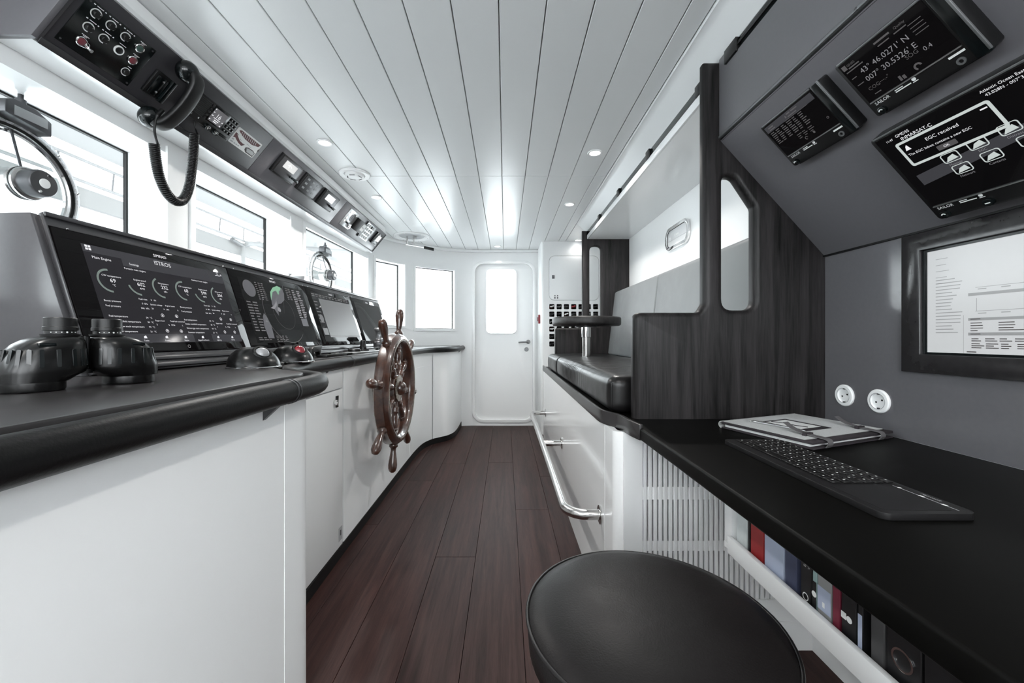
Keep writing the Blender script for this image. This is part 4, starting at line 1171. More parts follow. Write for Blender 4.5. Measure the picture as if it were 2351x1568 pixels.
# far group on the overhead panel
M = LO(3.02, 0.02, 0.004)
al = thing('alarm_panel', 'silver alarm panel with round speaker and white labels', 'alarm panel', M)
obj('plate', MB().box(0, 0.165, -0.148, 0, 0, 0.006), 'brushed_alu', al, bevel=0.0015)
obj('speaker', MB().lathe([(0.035, 0.006), (0.035, 0.008), (0.026, 0.008), (0.025, 0.0065), (0.010, 0.0065), (0.009, 0.009)], 22, T3((0.10, -0.05, 0))), 'dark_metal', al)
for a, b_ in ((0.03, -0.022), (0.03, -0.05), (0.03, -0.078), (0.03, -0.106), (0.075, -0.02), (0.13, -0.018)):
    obj('lamp', MB().lathe([(0.010, 0.006), (0.010, 0.008), (0.007, 0.009)], 12, T3((a, b_, 0))), 'print_white', al)
obj('slider', MB().box(0.06, 0.115, -0.115, -0.10, 0.006, 0.022), 'black_gloss', al, bevel=0.002)
obj('key', MB().box(0.115, 0.15, -0.14, -0.10, 0.006, 0.02), 'chrome', al, bevel=0.003)
M = LO(3.20, 0.04, 0.004)
pr = thing('printer_unit', 'black box unit with white slip beside the alarm panel', 'printer', M)
obj('case', MB().box(0, 0.15, -0.10, 0, 0, 0.035), 'black_plastic', pr, bevel=0.003)
obj('slip', MB().box(0.08, 0.14, -0.075, -0.012, 0.035, 0.0365), 'print_white', pr)
obj('slot', MB().box(0.09, 0.13, -0.05, -0.04, 0.0365, 0.038), 'black_gloss', pr)
M = LO(3.39, 0.014, 0.004)
kp = thing('keypad_panel', 'silver keypad panel with rows of round push buttons', 'keypad', M)
obj('plate', MB().box(0, 0.205, -0.152, 0, 0, 0.005), 'brushed_alu', kp, bevel=0.001)
obj('edge_bar', MB().box(-0.012, -0.003, -0.155, 0.003, 0, 0.010), 'black_plastic', kp)
for r in range(4):
    for c in range(4):
        obj('push_button', MB().lathe([(0.0145, 0.005), (0.0145, 0.009), (0.011, 0.011)], 14, T3((0.032 + c * 0.044, -0.022 - r * 0.036, 0))), 'print_white' if (r, c) != (0, 2) else 'black_gloss', kp)
M = LO(3.66, 0.026, 0.004)
dp = thing('small_display', 'small black display unit with white screen at panel end', 'display', M)
obj('case', MB().box(0, 0.145, -0.122, 0, 0, 0.016), 'black_gloss', dp, bevel=0.003)
obj('screen', MB().rect(0.045, 0.125, -0.080, -0.022, 0.0165), 'lcd_bright', dp, flat=True)
obj('button_row', MB().box(0.03, 0.12, -0.108, -0.092, 0.016, 0.0185), 'grey_metal', dp, bevel=0.001)

# ---------------------------------------------------------------- clear view screens in the windows
def clearview(n, cy, cz, R, label):
    y0, y1, z0, z1, zg, dep = WIN[n]
    s0, s1 = ops[n][0], ops[n][1]
    nm = wnrm((s0 + s1) / 2)
    a, b = wpt(s0) + nm * dep, wpt(s1) + nm * dep
    t = (cy - a.y) / (b.y - a.y)
    p = a.lerp(b, t)
    gd = (b - a).normalized()
    M = frame((p.x, p.y, cz), (gd.x, gd.y, 0), (0, 0, 1), (gd.y, -gd.x, 0))
    c = thing('clear_view_screen', label, 'window wiper', M, 'spinning clear view screens in the windows')
    k = R / 0.2
    obj('outer_ring', ring(MB(), [(R - 0.012, 0.003), (R + 0.012, 0.003), (R + 0.012, 0.010), (R - 0.003, 0.014), (R - 0.006, 0.022), (R - 0.012, 0.022)], 64), 'ring_metal', c)
    obj('seal_ring', ring(MB(), [(R - 0.021, 0.004), (R - 0.0125, 0.004), (R - 0.0125, 0.018), (R - 0.021, 0.016)], 64), 'rubber_black', c)
    obj('inner_ring', ring(MB(), [(R - 0.040, 0.004), (R - 0.0215, 0.004), (R - 0.0215, 0.016), (R - 0.028, 0.019), (R - 0.033, 0.014), (R - 0.040, 0.014)], 64), 'chrome', c)
    obj('disc', MB().lathe([(0.01, 0.006), (R - 0.036, 0.006), (R - 0.036, 0.010), (0.01, 0.010)], 48), 'window_glass', c)
    for q in range(10):
        an = 2 * PI * q / 10 + 0.2
        obj('ring_bolt', MB().lathe([(0.006, 0.008), (0.006, 0.013), (0.003, 0.016)], 10, T3(((R + 0.006) * math.cos(an), (R + 0.006) * math.sin(an), 0))), 'chrome', c)
    mo = obj('motor', MB().lathe([(0.050, 0.010), (0.050, 0.055), (0.046, 0.058), (0.046, 0.064), (0.050, 0.066), (0.050, 0.078), (0.044, 0.082)], 30), 'steel', c)
    obj('motor_band', MB().lathe([(0.047, 0.064), (0.051, 0.066), (0.051, 0.070), (0.047, 0.072)], 30), 'black_plastic', mo)
    obj('motor_end', MB().lathe([(0.042, 0.080), (0.042, 0.118), (0.038, 0.123), (0.016, 0.124)], 30), 'dark_metal', c)
    obj('motor_cap', MB().lathe([(0.015, 0.123), (0.015, 0.126), (0.012, 0.127)], 18), 'print_white', c)
    for sgn in (-1, 1):
        obj('end_screw', MB().lathe([(0.005, 0.123), (0.004, 0.126)], 10, T3((0.012 * sgn, 0.028 * sgn, 0))), 'chrome', c)
    obj('cable_rod', MB().cyl((-0.004, 0.045, 0.055), (-0.004, R - 0.03, 0.022), 0.0038, 8), 'dark_metal', c)
    br = MB(); br.prism([(-0.05, R + 0.002), (0.075, R - 0.016), (0.075, R + 0.030), (0.03, R + 0.052), (-0.03, R + 0.054), (-0.05, R + 0.04)], 0.012, 0.062)
    bo = obj('terminal_box', br, 'dark_metal', c, bevel=0.003)
    obj('data_plate', MB().box(-0.028, 0.062, R + 0.004, R + 0.034, 0.062, 0.0635), 'brushed_alu', bo)
    obj('gland', MB().cyl((0.01, R + 0.05, 0.036), (0.01, R + 0.072, 0.036), 0.013, 12).cyl((0.01, R + 0.07, 0.036), (0.01, max(R + 0.09, z1 - cz), 0.036), 0.007, 10), 'dark_metal', c)
clearview(2, 1.262, 1.568, 0.20, 'large clear view screen with central motor behind the engine display')
clearview(4, 3.33, 1.60, 0.185, 'smaller clear view screen with central motor in the window above the chart display')

# ================================================================ CEILING FIXTURES
LAMP_W = 6.0
def downlight(x, y, label, watts=LAMP_W):
    d = thing('downlight', label, 'ceiling light', (x, y, CEIL), 'recessed ceiling spotlights')
    obj('trim_ring', ring(MB(), [(0.030, -0.001), (0.042, -0.001), (0.043, -0.004), (0.040, -0.007), (0.031, -0.006)], 32), 'white_gloss', d)
    obj('reflector', MB().lathe([(0.0305, -0.005), (0.024, -0.0015), (0.0, -0.001)], 28, cap=False), 'lamp_lens', d)
    l = bpy.data.lights.new('downlight_lamp', 'SPOT'); l.energy = watts; l.spot_size = 2.5; l.spot_blend = 0.7; l.shadow_soft_size = 0.03; l.color = (1, 0.97, 0.93)
    lo = bpy.data.objects.new('lamp', l); COL.objects.link(lo); lo.parent = d; lo.location = (0, 0, -0.014)
downlight(-0.989, 2.18, 'recessed ceiling spotlight between the handset and the round loudspeaker', 8)
downlight(-0.978, 3.03, 'recessed ceiling spotlight between round loudspeaker and ceiling hatch', 8)
downlight(0.518, 2.30, 'recessed ceiling spotlight above the foot rail, nearest the chart desk partition')
downlight(0.516, 3.19, 'recessed ceiling spotlight above the round bench table')
downlight(0.80, 4.36, 'ceiling spotlight above the flag pigeonholes', 0.25)
downlight(-0.09, 4.66, 'ceiling spotlight just in front of the bulkhead door', 0.35)
for lx, ly, wh_ in ((-0.985, 0.55, 'above the near helm counter'), (0.517, 0.25, 'above the chart desk end beside the stool'), (-0.985, -0.7, 'behind the near helm counter end'), (0.517, -0.7, 'behind the chart desk end')):  # spotlights out of view, added to brighten the interior
    downlight(lx, ly, 'added out-of-view ceiling spotlight ' + wh_, 3.5)
sk = thing('ceiling_speaker', 'round white loudspeaker with slots set in the ceiling', 'loudspeaker', (-0.984, 2.60, CEIL))
obj('flange', ring(MB(), [(0.062, 0.0), (0.097, 0.0), (0.098, -0.006), (0.092, -0.012), (0.066, -0.010)], 44), 'white_gloss', sk)
obj('cone', MB().lathe([(0.063, -0.006), (0.060, -0.018), (0.05, -0.024), (0.02, -0.026)], 36), 'white_paint', sk)
for k in range(5):
    a = 2 * PI * k / 5 + 0.6
    obj('slot', MB().box(-0.017, 0.017, -0.003, 0.003, -0.0265, -0.0225, m=RZ(a) @ T3((0, 0.042, 0.001))), 'rubber_black', sk)
ht = thing('ceiling_hatch', 'round white ceiling fitting with a metal crank and black handle', 'hatch', (-0.985, 4.20, CEIL))
obj('flange', ring(MB(), [(0.125, 0.0), (0.19, 0.0), (0.191, -0.006), (0.184, -0.013), (0.14, -0.010), (0.126, -0.002)], 52), 'white_gloss', ht)
obj('recess', MB().lathe([(0.127, -0.003), (0.11, -0.0012), (0.0, -0.001)], 40, cap=False), 'seal_grey', ht)
for q in range(6):
    obj('screw', MB().lathe([(0.004, -0.015), (0.004, -0.011)], 8, T3((0.165 * math.cos(q * PI / 3 + .3), 0.165 * math.sin(q * PI / 3 + .3), 0))), 'steel', ht)
obj('stem', MB().cyl((-0.05, 0.0, -0.003), (-0.05, 0, -0.09), 0.010, 12).cyl((0.02, 0, -0.003), (0.02, 0, -0.11), 0.007, 12).box(0.012, 0.05, -0.012, 0.012, -0.03, -0.005), 'steel', ht)
obj('crank_bar', MB().cyl((-0.06, 0.0, -0.085), (0.14, -0.02, -0.125), 0.008, 12), 'chrome', ht)
obj('crank_handle', MB().cyl((0.135, -0.02, -0.124), (0.235, -0.03, -0.148), 0.015, 16), 'rubber_black', ht)

# ================================================================ AFT SIDE (right)
# continuous black worktop with raised wavy fiddle along the bench
front = spline([(0.375, 3.98), (0.372, 3.0), (0.368, 2.2), (0.366, 1.62)], 4) + spline([(0.366, 1.60), (0.369, 1.54), (0.386, 1.49), (0.405, 1.455), (0.414, 1.40), (0.418, 1.33), (0.430, 1.27)], 5) + [(0.430, 1.2), (0.430, 0.5), (0.430, -0.40)]
dk = thing('desk_top', 'long black chart desk top running on under the bench', 'desk', (0.8, 0.8, 0.75))
obj('desk_slab', MB().prism(front + [(XR - 0.001, -0.40), (XR - 0.001, 3.98)], 0.752, 0.79), 'desk_black', dk, world=True, bevel=0.006, seg=3)
fid = [p for p in front if p[1] > 1.215]
obj('fiddle_rail', MB().ribbon([(x - 0.002, y) for x, y in fid], 0.7505, 0.803, 0.014, -1), 'counter_dark', dk, world=True, bevel=0.004)

bc = thing('bench_cabinet', 'white base cabinet under the bench, carrying the foot rail', 'cabinet', (0.38, 2.6, 0))
obj('front_panel', MB().box(0.381, 0.40, 1.525, 3.97, 0.0, 0.750), 'white_gloss', bc, world=True)
obj('end_panel', MB().box(0.40, XR - 0.002, 3.95, 3.97, 0.0, 0.750), 'white_paint', bc, world=True)
cpath = [(0.381, 1.522)] + [(0.411 - 0.03 * math.cos(a), 1.42 - 0.03 * math.sin(a)) for a in [PI / 2 * i / 8 for i in range(9)]]
obj('corner_panel', MB().ribbon(cpath, 0.0, 0.750, 0.02, -1), 'white_gloss', bc, world=True)
obj('panel_joint', MB().box(0.3795, 0.385, 1.522, 1.5255, 0, 0.75), 'print_white', bc, world=True)

# foot rail
ft = thing('foot_rail', 'stainless steel foot rail on the white bench cabinet', 'foot rail', (0.38, 2.7, 0.37))
XRl = 0.247
path = [(0.381, 1.593, 0.372), (0.33, 1.593, 0.372)] + [(XRl + 0.083 - 0.083 * math.sin(a), 1.676 - 0.083 * math.cos(a), 0.372) for a in [PI / 2 * i / 10 for i in range(11)]] + [(XRl, 2.2, 0.372), (XRl, 3.0, 0.372)] + \
       [(XRl + 0.083 - 0.083 * math.cos(a), 3.667 + 0.083 * math.sin(a), 0.372) for a in [PI / 2 * i / 10 for i in range(11)]] + [(0.381, 3.75, 0.372)]
obj('rail_tube', MB().tube(path, 0.0205, 18), 'steel', ft, world=True, smooth=60)
obj('middle_stay', MB().cyl((XRl, 2.67, 0.372), (0.381, 2.67, 0.372), 0.0195, 18), 'steel', ft, world=True)
for y in (1.593, 2.67, 3.75):
    obj('wall_flange', MB().lathe([(0.036, 0), (0.036, 0.005), (0.03, 0.007)], 24, T3((0.3805, y, 0.372)) @ RY(-PI / 2)), 'steel', ft, world=True)

# louvred panel closing the knee space
lv = thing('louvre_panel', 'white slatted ventilation panel under the desk', 'panel', (0.7, 1.38, 0))
obj('left_margin', MB().box(0.411, 0.476, 1.378, 1.40, 0.0, 0.75), 'white_paint', lv, world=True)
obj('right_margin', MB().box(0.959, 1.06, 1.378, 1.40, 0.0, 0.75), 'white_paint', lv, world=True)
obj('lower_margin', MB().box(0.476, 0.959, 1.378, 1.40, 0.10, 0.175), 'white_paint', lv, world=True)
obj('upper_margin', MB().box(0.476, 0.959, 1.378, 1.40, 0.715, 0.75), 'white_paint', lv, world=True)
obj('dark_backing', MB().box(0.476, 0.959, 1.396, 1.40, 0.17, 0.72), 'rubber_black', lv, world=True)
for z0, z1 in ((0.340, 0.375 + 0.0), (0.518, 0.562)):
    obj('cross_band', MB().box(0.476, 0.959, 1.381, 1.396, z0, z1), 'white_paint', lv, world=True)
slat0 = None
for k in range(27):
    M = T3((0.4785 + k * 0.01765 - 0.7, 0, 0))
    if slat0 is None:
        slat0 = obj('slat', MB().box(0, 0.0122, -0.002, 0.014, 0.17, 0.72), 'white_paint', lv, bevel=0.0015, seg=1)
        slat0.matrix_local = M
    else:
        copypart(slat0, lv, M)
obj('plinth', MB().box(0.476, 1.06, 1.374, 1.40, 0.0, 0.098), 'white_paint', lv, world=True)
kb = tag(obj('knee_space_panel', MB().box(1.06, 1.08, -0.40, 1.40, 0.0, 0.75), 'white_paint'), 'plain white back panel of the knee space under the desk', 'panel')

# book shelf under the desk
sh = thing('book_shelf', 'white book shelf hung under the desk with a raised lip', 'shelf', (0.6, 0.4, 0.5))
obj('lip', MB().box(0.592, 0.604, -0.36, 1.062, 0.506, 0.552), 'white_paint', sh, world=True, bevel=0.002)
obj('shelf_board', MB().box(0.6045, 0.90, -0.36, 1.098, 0.506, 0.522), 'white_paint', sh, world=True)
obj('shelf_end', MB().box(0.6045, 0.90, 1.064, 1.098, 0.5225, 0.750), 'white_paint', sh, world=True, bevel=0.001)
SH = 0.5225
def book(y0, y1, m, label, h_=0.21, print_=None, dx=0.0, spine=None):
    t = thing('book', label, 'book', (0.612 + dx, (y0 + y1) / 2, SH), 'books and binders on the shelf under the desk')
    a = (y1 - y0) / 2 - 0.0008
    obj('cover', MB().box(0, 0.16, -a, a, 0, h_), m, t, bevel=0.0015, seg=1)
    obj('pages', MB().box(0.012, 0.157, -a + 0.002, a - 0.002, h_ - 0.0, h_ + 0.0005), 'paper', t)
    if print_:
        print_(t, a)
mat('book_map', (0.62, 0.66, 0.66), 0.5, vary=0.15, vscale=40); mat('book_red', (0.30, 0.020, 0.022), 0.45, vary=0.1, vscale=20); mat('book_blue', (0.42, 0.47, 0.60), 0.5, vary=0.05, vscale=20)
mat('book_navy', (0.055, 0.062, 0.11), 0.5, vary=0.1, vscale=20); mat('book_black', (0.010, 0.010, 0.011), 0.4, vary=0.1, vscale=20); mat('book_teal', (0.30, 0.42, 0.41), 0.5, vary=0.1, vscale=20)
mat('book_grey', (0.28, 0.28, 0.275), 0.5, vary=0.05, vscale=20); mat('book_maroon', (0.17, 0.020, 0.040), 0.5, vary=0.1, vscale=20); mat('book_char', (0.06, 0.058, 0.060), 0.5, vary=0.1, vscale=20); mat('book_violet', (0.12, 0.11, 0.19), 0.5, vary=0.1, vscale=20)
SPX = Matrix(((0, 0, -1, -0.0004), (-1, 0, 0, 0), (0, 1, 0, 0), (0, 0, 0, 1)))   # text frame on the spine, reading towards the camera
def p_black(t, a):
    b = MB()
    for k, (s_, yy) in enumerate((('Volume 1', 0.004), ('Epoch 2020.0', 0.011))):
        b.text(s_, 0.06, -0.012 + k * 0.011, 0.0085, 0, 'L', m=SPX @ RZ(PI / 2) @ T3((0.03, 0.0, 0)) )
    b.arc(0.0, 0.03, 0.006, 0.008, 0, 2 * PI, 0, 16, m=SPX)
    obj('spine_print', b, 'print_white', t, flat=True)
def p_grey(t, a):
    obj('spine_label', MB().rect(-a * 0.98, a * 0.98, 0.03, 0.075, 0, m=SPX), 'book_blue', t, flat=True)
    obj('spine_mark', MB().rect(-0.004, 0.002, 0.038, 0.048, -0.0003, m=SPX @ T3((0, 0, 0.0006))), 'print_white', t, flat=True)
def p_teal(t, a):
    obj('spine_top', MB().rect(-a, a, 0.11, 0.16, 0, m=SPX), 'book_violet', t, flat=True)
    obj('spine_base', MB().rect(-a, a, 0.0, 0.075, 0, m=SPX), 'book_black', t, flat=True)
    obj('spine_mark', MB().arc(0, 0.05, 0, 0.006, 0, 2 * PI, 0.0004, 14, m=SPX), 'print_white', t, flat=True)
def p_red(t, a):
    obj('spine_print', MB().rect(0.009, 0.014, 0.125, 0.155, 0, m=SPX), 'dark_red', t, flat=True)
def p_white(t, a):
    obj('spine_mark', MB().arc(0.002, 0.055, 0, 0.006, 0, 2 * PI, 0, 14, m=SPX).rect(-a, -0.004, 0.05, 0.062, 0, m=SPX), 'print_white', t, flat=True)
def p_slip(t, a):
    obj('spine_label', MB().rect(-a * 0.9, a * 0.9, 0.02, 0.08, 0, m=SPX), 'book_blue', t, flat=True)
def p_ring(t, a):
    obj('finger_ring', ring(MB(), [(0.014, 0), (0.017, 0), (0.017, 0.0015), (0.014, 0.0015)], 26, SPX @ T3((0, 0.06, 0.0))), 'chrome', t)
    obj('spine_label', MB().rect(-a * 0.5, a * 0.5, 0.10, 0.19, 0, m=SPX), 'paper', t, flat=True)
BK = [(1.007, 1.054, 'book_map', 'pale map patterned book at the white end of the shelf', None), (0.996, 1.006, 'book_black', 'thin black book between the pale map book and the red one', None),
      (0.943, 0.994, 'book_red', 'bright red hardback book under the desk', p_red), (0.874, 0.941, 'book_blue', 'wide pale blue binder under the desk', None),
      (0.836, 0.872, 'book_navy', 'navy blue book beside the pale blue binder', None), (0.796, 0.826, 'book_black', 'black book with white vertical lettering on its spine', p_black),
      (0.782, 0.794, 'book_teal', 'narrow book with violet and teal spine bands', p_teal), (0.747, 0.781, 'book_grey', 'grey book with a pale blue label band', p_grey),
      (0.728, 0.746, 'book_maroon', 'thin maroon book beside the grey one', None), (0.694, 0.726, 'book_black', 'black binder with white spot and strip, beside the maroon book', p_white),
      (0.681, 0.692, 'book_black', 'narrow black folder with a pale label low on its spine', p_slip), (0.642, 0.668, 'book_char', 'charcoal grey binder beside the black lever arch file', None),
      (0.585, 0.640, 'book_black', 'black lever arch file with a chrome finger ring', p_ring), (0.53, 0.583, 'book_black', 'plain black file beside the lever arch file', None)]
for a, b_, m_, lb, p_ in BK:
    book(a, b_, m_, lb, 0.205, p_)

# ---------------------------------------------------------------- dark wood end panels of the bench
def end_panel(y, yt, label):
    t = thing('bench_end_panel', label, 'partition', (0.8, y, 0.79), 'dark wood end panels of the bench')
    outer = rpoly([(0.458, 0.772), (0.458, 1.170), (0.690, 1.170), (0.709, 1.20), (0.709, 2.064), (0.775, 2.064), (0.775, 1.80), (1.155, 1.385), (1.155, 0.772)],
                  [0, 0.03, 0.02, 0.02, 0, 0, 0, 0, 0], 6)
    if yt == 'far':
        outer = rpoly([(0.458, 0.772), (0.458, 1.170), (0.690, 1.170), (0.709, 1.20), (0.709, 2.064), (0.757, 2.064), (0.757, 2.002), (1.155, 2.002), (1.155, 0.772)], [0, 0.03, 0.02, 0.02, 0, 0, 0, 0, 0], 6)
        hole = rpoly([(0.777, 1.185), (0.777, 1.92), (0.878, 1.92), (0.878, 1.185)], [0.03, 0.045, 0.045, 0.03], 6)
    else:
        hole = rpoly([(0.775, 1.178), (0.775, 1.655), (0.815, 1.655), (0.888, 1.545), (0.888, 1.178)], [0.04, 0.035, 0.03, 0.03, 0.04], 6)
    obj('panel', round_plate(MB(), [(a - 0.8, b - 0.79) for a, b in outer], [[(a - 0.8, b - 0.79) for a, b in hole]], 0.026, 0.019), 'black_oak', t, smooth=50)
    return t
end_panel(1.441, 'near', 'black stained wood partition with post and angled cutout beside the chart desk')
end_panel(3.685, 'far', 'black stained wood partition with post and upright slot by the flag pigeonholes')

# ---------------------------------------------------------------- cushions
def cushion(name, x0, x1, y0, y1, z0, z1, r, crown, m_, label, grp, wr=0.0, tilt=0.0, stitch=True, ny=44):
    t = thing(name, label, 'cushion', ((x0 + x1) / 2, (y0 + y1) / 2, z0), grp)
    nx, nz = 26, 18
    hx, hy, h_ = (x1 - x0) / 2, (y1 - y0) / 2, (z1 - z0)
    def P(u, v, w_):
        # superellipsoid-ish box
        x, y, z = u * hx, v * hy, w_ * h_ / 2
        q = Vector((x, y, z))
        c = Vector((max(-hx + r, min(hx - r, x)), max(-hy + r, min(hy - r, y)), max(-h_ / 2 + r, min(h_ / 2 - r, z))))
        d = q - c
        if d.length > 1e-6:
            q = c + d.normalized() * r
        if w_ > 0:
            q.z += crown * max(0, 1 - u * u) * max(0, 1 - v ** 4) * w_
        if u < 0:
            q.x -= 0.010 * (1 - w_ * w_) * (1 - v ** 6) * -u
            if wr:
                q.x += wr * math.sin(v * hy * 135 + 1.6 * math.sin(v * 11)) * math.exp(-((v - 0.2) / 0.36) ** 2) * (1 - (w_ - 0.1) ** 2) * max(0, -u) ** 3
        if wr and w_ > 0.5:
            q.z += wr * 0.6 * math.sin(v * hy * 45 + u * 5) * (1 - u * u) * (1 - v * v) * math.sin(3 * u + 1)
        q.x += tilt * (w_ + 1) / 2 * h_
        q.z += h_ / 2
        return q
    b = MB()
    def g(n): return [-1 + 2 * i / n for i in range(n + 1)]
    def fine(n): # denser near the edges
        return [math.sin(v * PI / 2) * 0.35 + v * 0.65 for v in g(n)]
    def face(f, A, B, flip):
        vs = [f(a, b_) for a in A for b_ in B]
        k = len(B)
        fs = [(i * k + j, (i + 1) * k + j, (i + 1) * k + j + 1, i * k + j + 1) for i in range(len(A) - 1) for j in range(k - 1)]
        b.add(vs, fs)
    U, V, Wz = fine(nx), fine(ny), fine(nz)
    face(lambda u, v: P(u, v, 1), U, V, 0); face(lambda u, v: P(u, v, -1), U, V, 0)
    face(lambda v, w_: P(-1, v, w_), V, Wz, 0); face(lambda v, w_: P(1, v, w_), V, Wz, 0)
    face(lambda u, w_: P(u, -1, w_), U, Wz, 0); face(lambda u, w_: P(u, 1, w_), U, Wz, 0)
    bmesh.ops.remove_doubles(b.bm, verts=b.bm.verts, dist=1e-4)
    obj('cushion_body', b, m_, t, smooth=80)
    if stitch:
        for v in (-1, 1):
            k = r * 0.30
            pth = []
            for w_ in [-0.85 + 1.55 * i / 12 for i in range(13)]:
                q = P(-1, v, w_); pth.append((q.x + 0.0006, q.y + (-v) * 0.0, q.z))
            obj('stitched_seam', MB().tube(pth, 0.0032, 8), m_, t)
    return t
cushion('seat_cushion', 0.392, 0.93, 1.50, 3.02, 0.791, 0.935, 0.038, 0.014, 'leather_black', 'creased black leather seat cushion next to the chart desk partition', 'bench seat cushions', wr=0.0055, ny=220)
cushion('seat_cushion', 0.392, 0.93, 3.025, 3.652, 0.791, 0.932, 0.036, 0.010, 'leather_black', 'short black leather seat cushion by the flag pigeonholes', 'bench seat cushions', wr=0.001)
def backrest(y0, y1, label):
    t = thing('back_cushion', label, 'cushion', (0.94, (y0 + y1) / 2, 0.925), 'grey bench back cushions')
    h_ = (y1 - y0) / 2
    prof = rpoly([(0.0, 0.0), (0.065, 0.575), (0.185, 0.575), (0.185, 0.0)], [0.02, 0.03, 0.02, 0], 6)
    obj('cushion_body', MB().prism([(a, b) for a, b in prof], -h_, h_, axis='y'), 'leather_grey', t, bevel=0.018, seg=4, smooth=70)
backrest(1.475, 2.612, 'light grey leather back cushion next to the wood post partition')
backrest(2.618, 3.655, 'light grey leather back cushion behind the round table')

# pedestal table on the bench
tb = thing('pedestal_table', 'small round dark wood table on a steel pedestal above the bench', 'table', (0.62, 3.05, 0.947))
obj('table_top', MB().lathe([(0.245, 0.222), (0.255, 0.228), (0.258, 0.24), (0.258, 0.275), (0.254, 0.284), (0.245, 0.287)], 64), 'table_oak', tb, smooth=50)
obj('mount_plate', MB().lathe([(0.085, 0.212), (0.085, 0.2215)], 30), 'dark_metal', tb)
obj('upper_column', MB().lathe([(0.034, 0.135), (0.036, 0.137), (0.036, 0.212)], 26), 'chrome', tb)
obj('lower_column', MB().lathe([(0.031, -0.012), (0.031, 0.137)], 26), 'steel', tb)

# oval chrome framed plate on the bench wall
ov = thing('oval_wall_plate', 'oval chrome framed white plate on the wall above the bench', 'wall plate', frame((XR - 0.001, 2.62, 1.752), (0, -1, 0), (0, 0, 1), (-1, 0, 0)))
def stadium(a, b, k=14):
    return rrect(-a, a, -b, b, min(a, b) * 0.85, k)
obj('chrome_frame', MB().plate(stadium(0.175, 0.078), [stadium(0.155, 0.058)], 0, 0.016), 'chrome', ov, bevel=0.005, seg=3)
obj('dark_reflection_ring', MB().plate(stadium(0.1575, 0.0605), [stadium(0.152, 0.055)], 0.004, 0.0125), 'rubber_black', ov)  # black ring drawn in as the dark reflection of the chrome frame
obj('plate_face', MB().plate(stadium(0.156, 0.059), [], 0, 0.010), 'clear_plastic', ov, bevel=0.003)
obj('plate_line', MB().box(-0.150, 0.150, -0.016, -0.014, 0.010, 0.0108), 'seal_grey', ov)
obj('plate_print', MB().box(-0.03, -0.02, 0.0, 0.02, 0.010, 0.0106).box(-0.012, 0.03, 0.004, 0.015, 0.010, 0.0106), 'print_white', ov)

# ---------------------------------------------------------------- grey overhead cabinet with displays above the desk
RA, RB = Vector((0.76, 0, 1.789)), Vector((1.135, 0, 1.372))
d2 = (RB - RA).normalized()
og = thing('overhead_cabinet', 'dark grey overhead cabinet with sloping display face above the desk', 'cabinet', (0.76, 0.7, 1.37))
Y0, Y1 = -0.40, 1.414
obj('upper_face', MB().box(0.76, 0.775, Y0, Y1, 1.797, 2.022), 'grey_laminate', og, world=True)
obj('edge_trim', MB().box(0.757, 0.772, Y0, Y1, 1.786, 1.795), 'grey_metal', og, world=True, bevel=0.002)
obj('shadow_gap', MB().box(0.766, 0.775, Y0, Y1, 1.776, 1.787), 'rubber_black', og, world=True)
obj('sloped_face', MB().prism([(0.764, 1.779), (1.137, 1.366), (1.137, 1.386), (0.775, 1.79)], Y0, Y1, axis='y'), 'grey_laminate', og, world=True)
obj('lower_shadow_gap', MB().box(1.128, 1.137, Y0, Y1, 1.366, 1.371), 'rubber_black', og, world=True)
obj('air_slot', MB().box(0.764, 0.775, Y0, 1.36, 2.024, 2.062), 'black_gloss', og, world=True)
obj('slot_bracket', MB().box(0.752, 0.764, 1.30, 1.37, 2.018, 2.064), 'black_plastic', og, world=True, bevel=0.002)
obj('slot_blade', MB().box(0.757, 0.764, Y0, 1.36, 2.036, 2.046), 'black_plastic', og, world=True)
obj('end_cap', MB().box(0.76, 0.79, 1.36, Y1, 2.022, 2.066), 'grey_laminate', og, world=True)

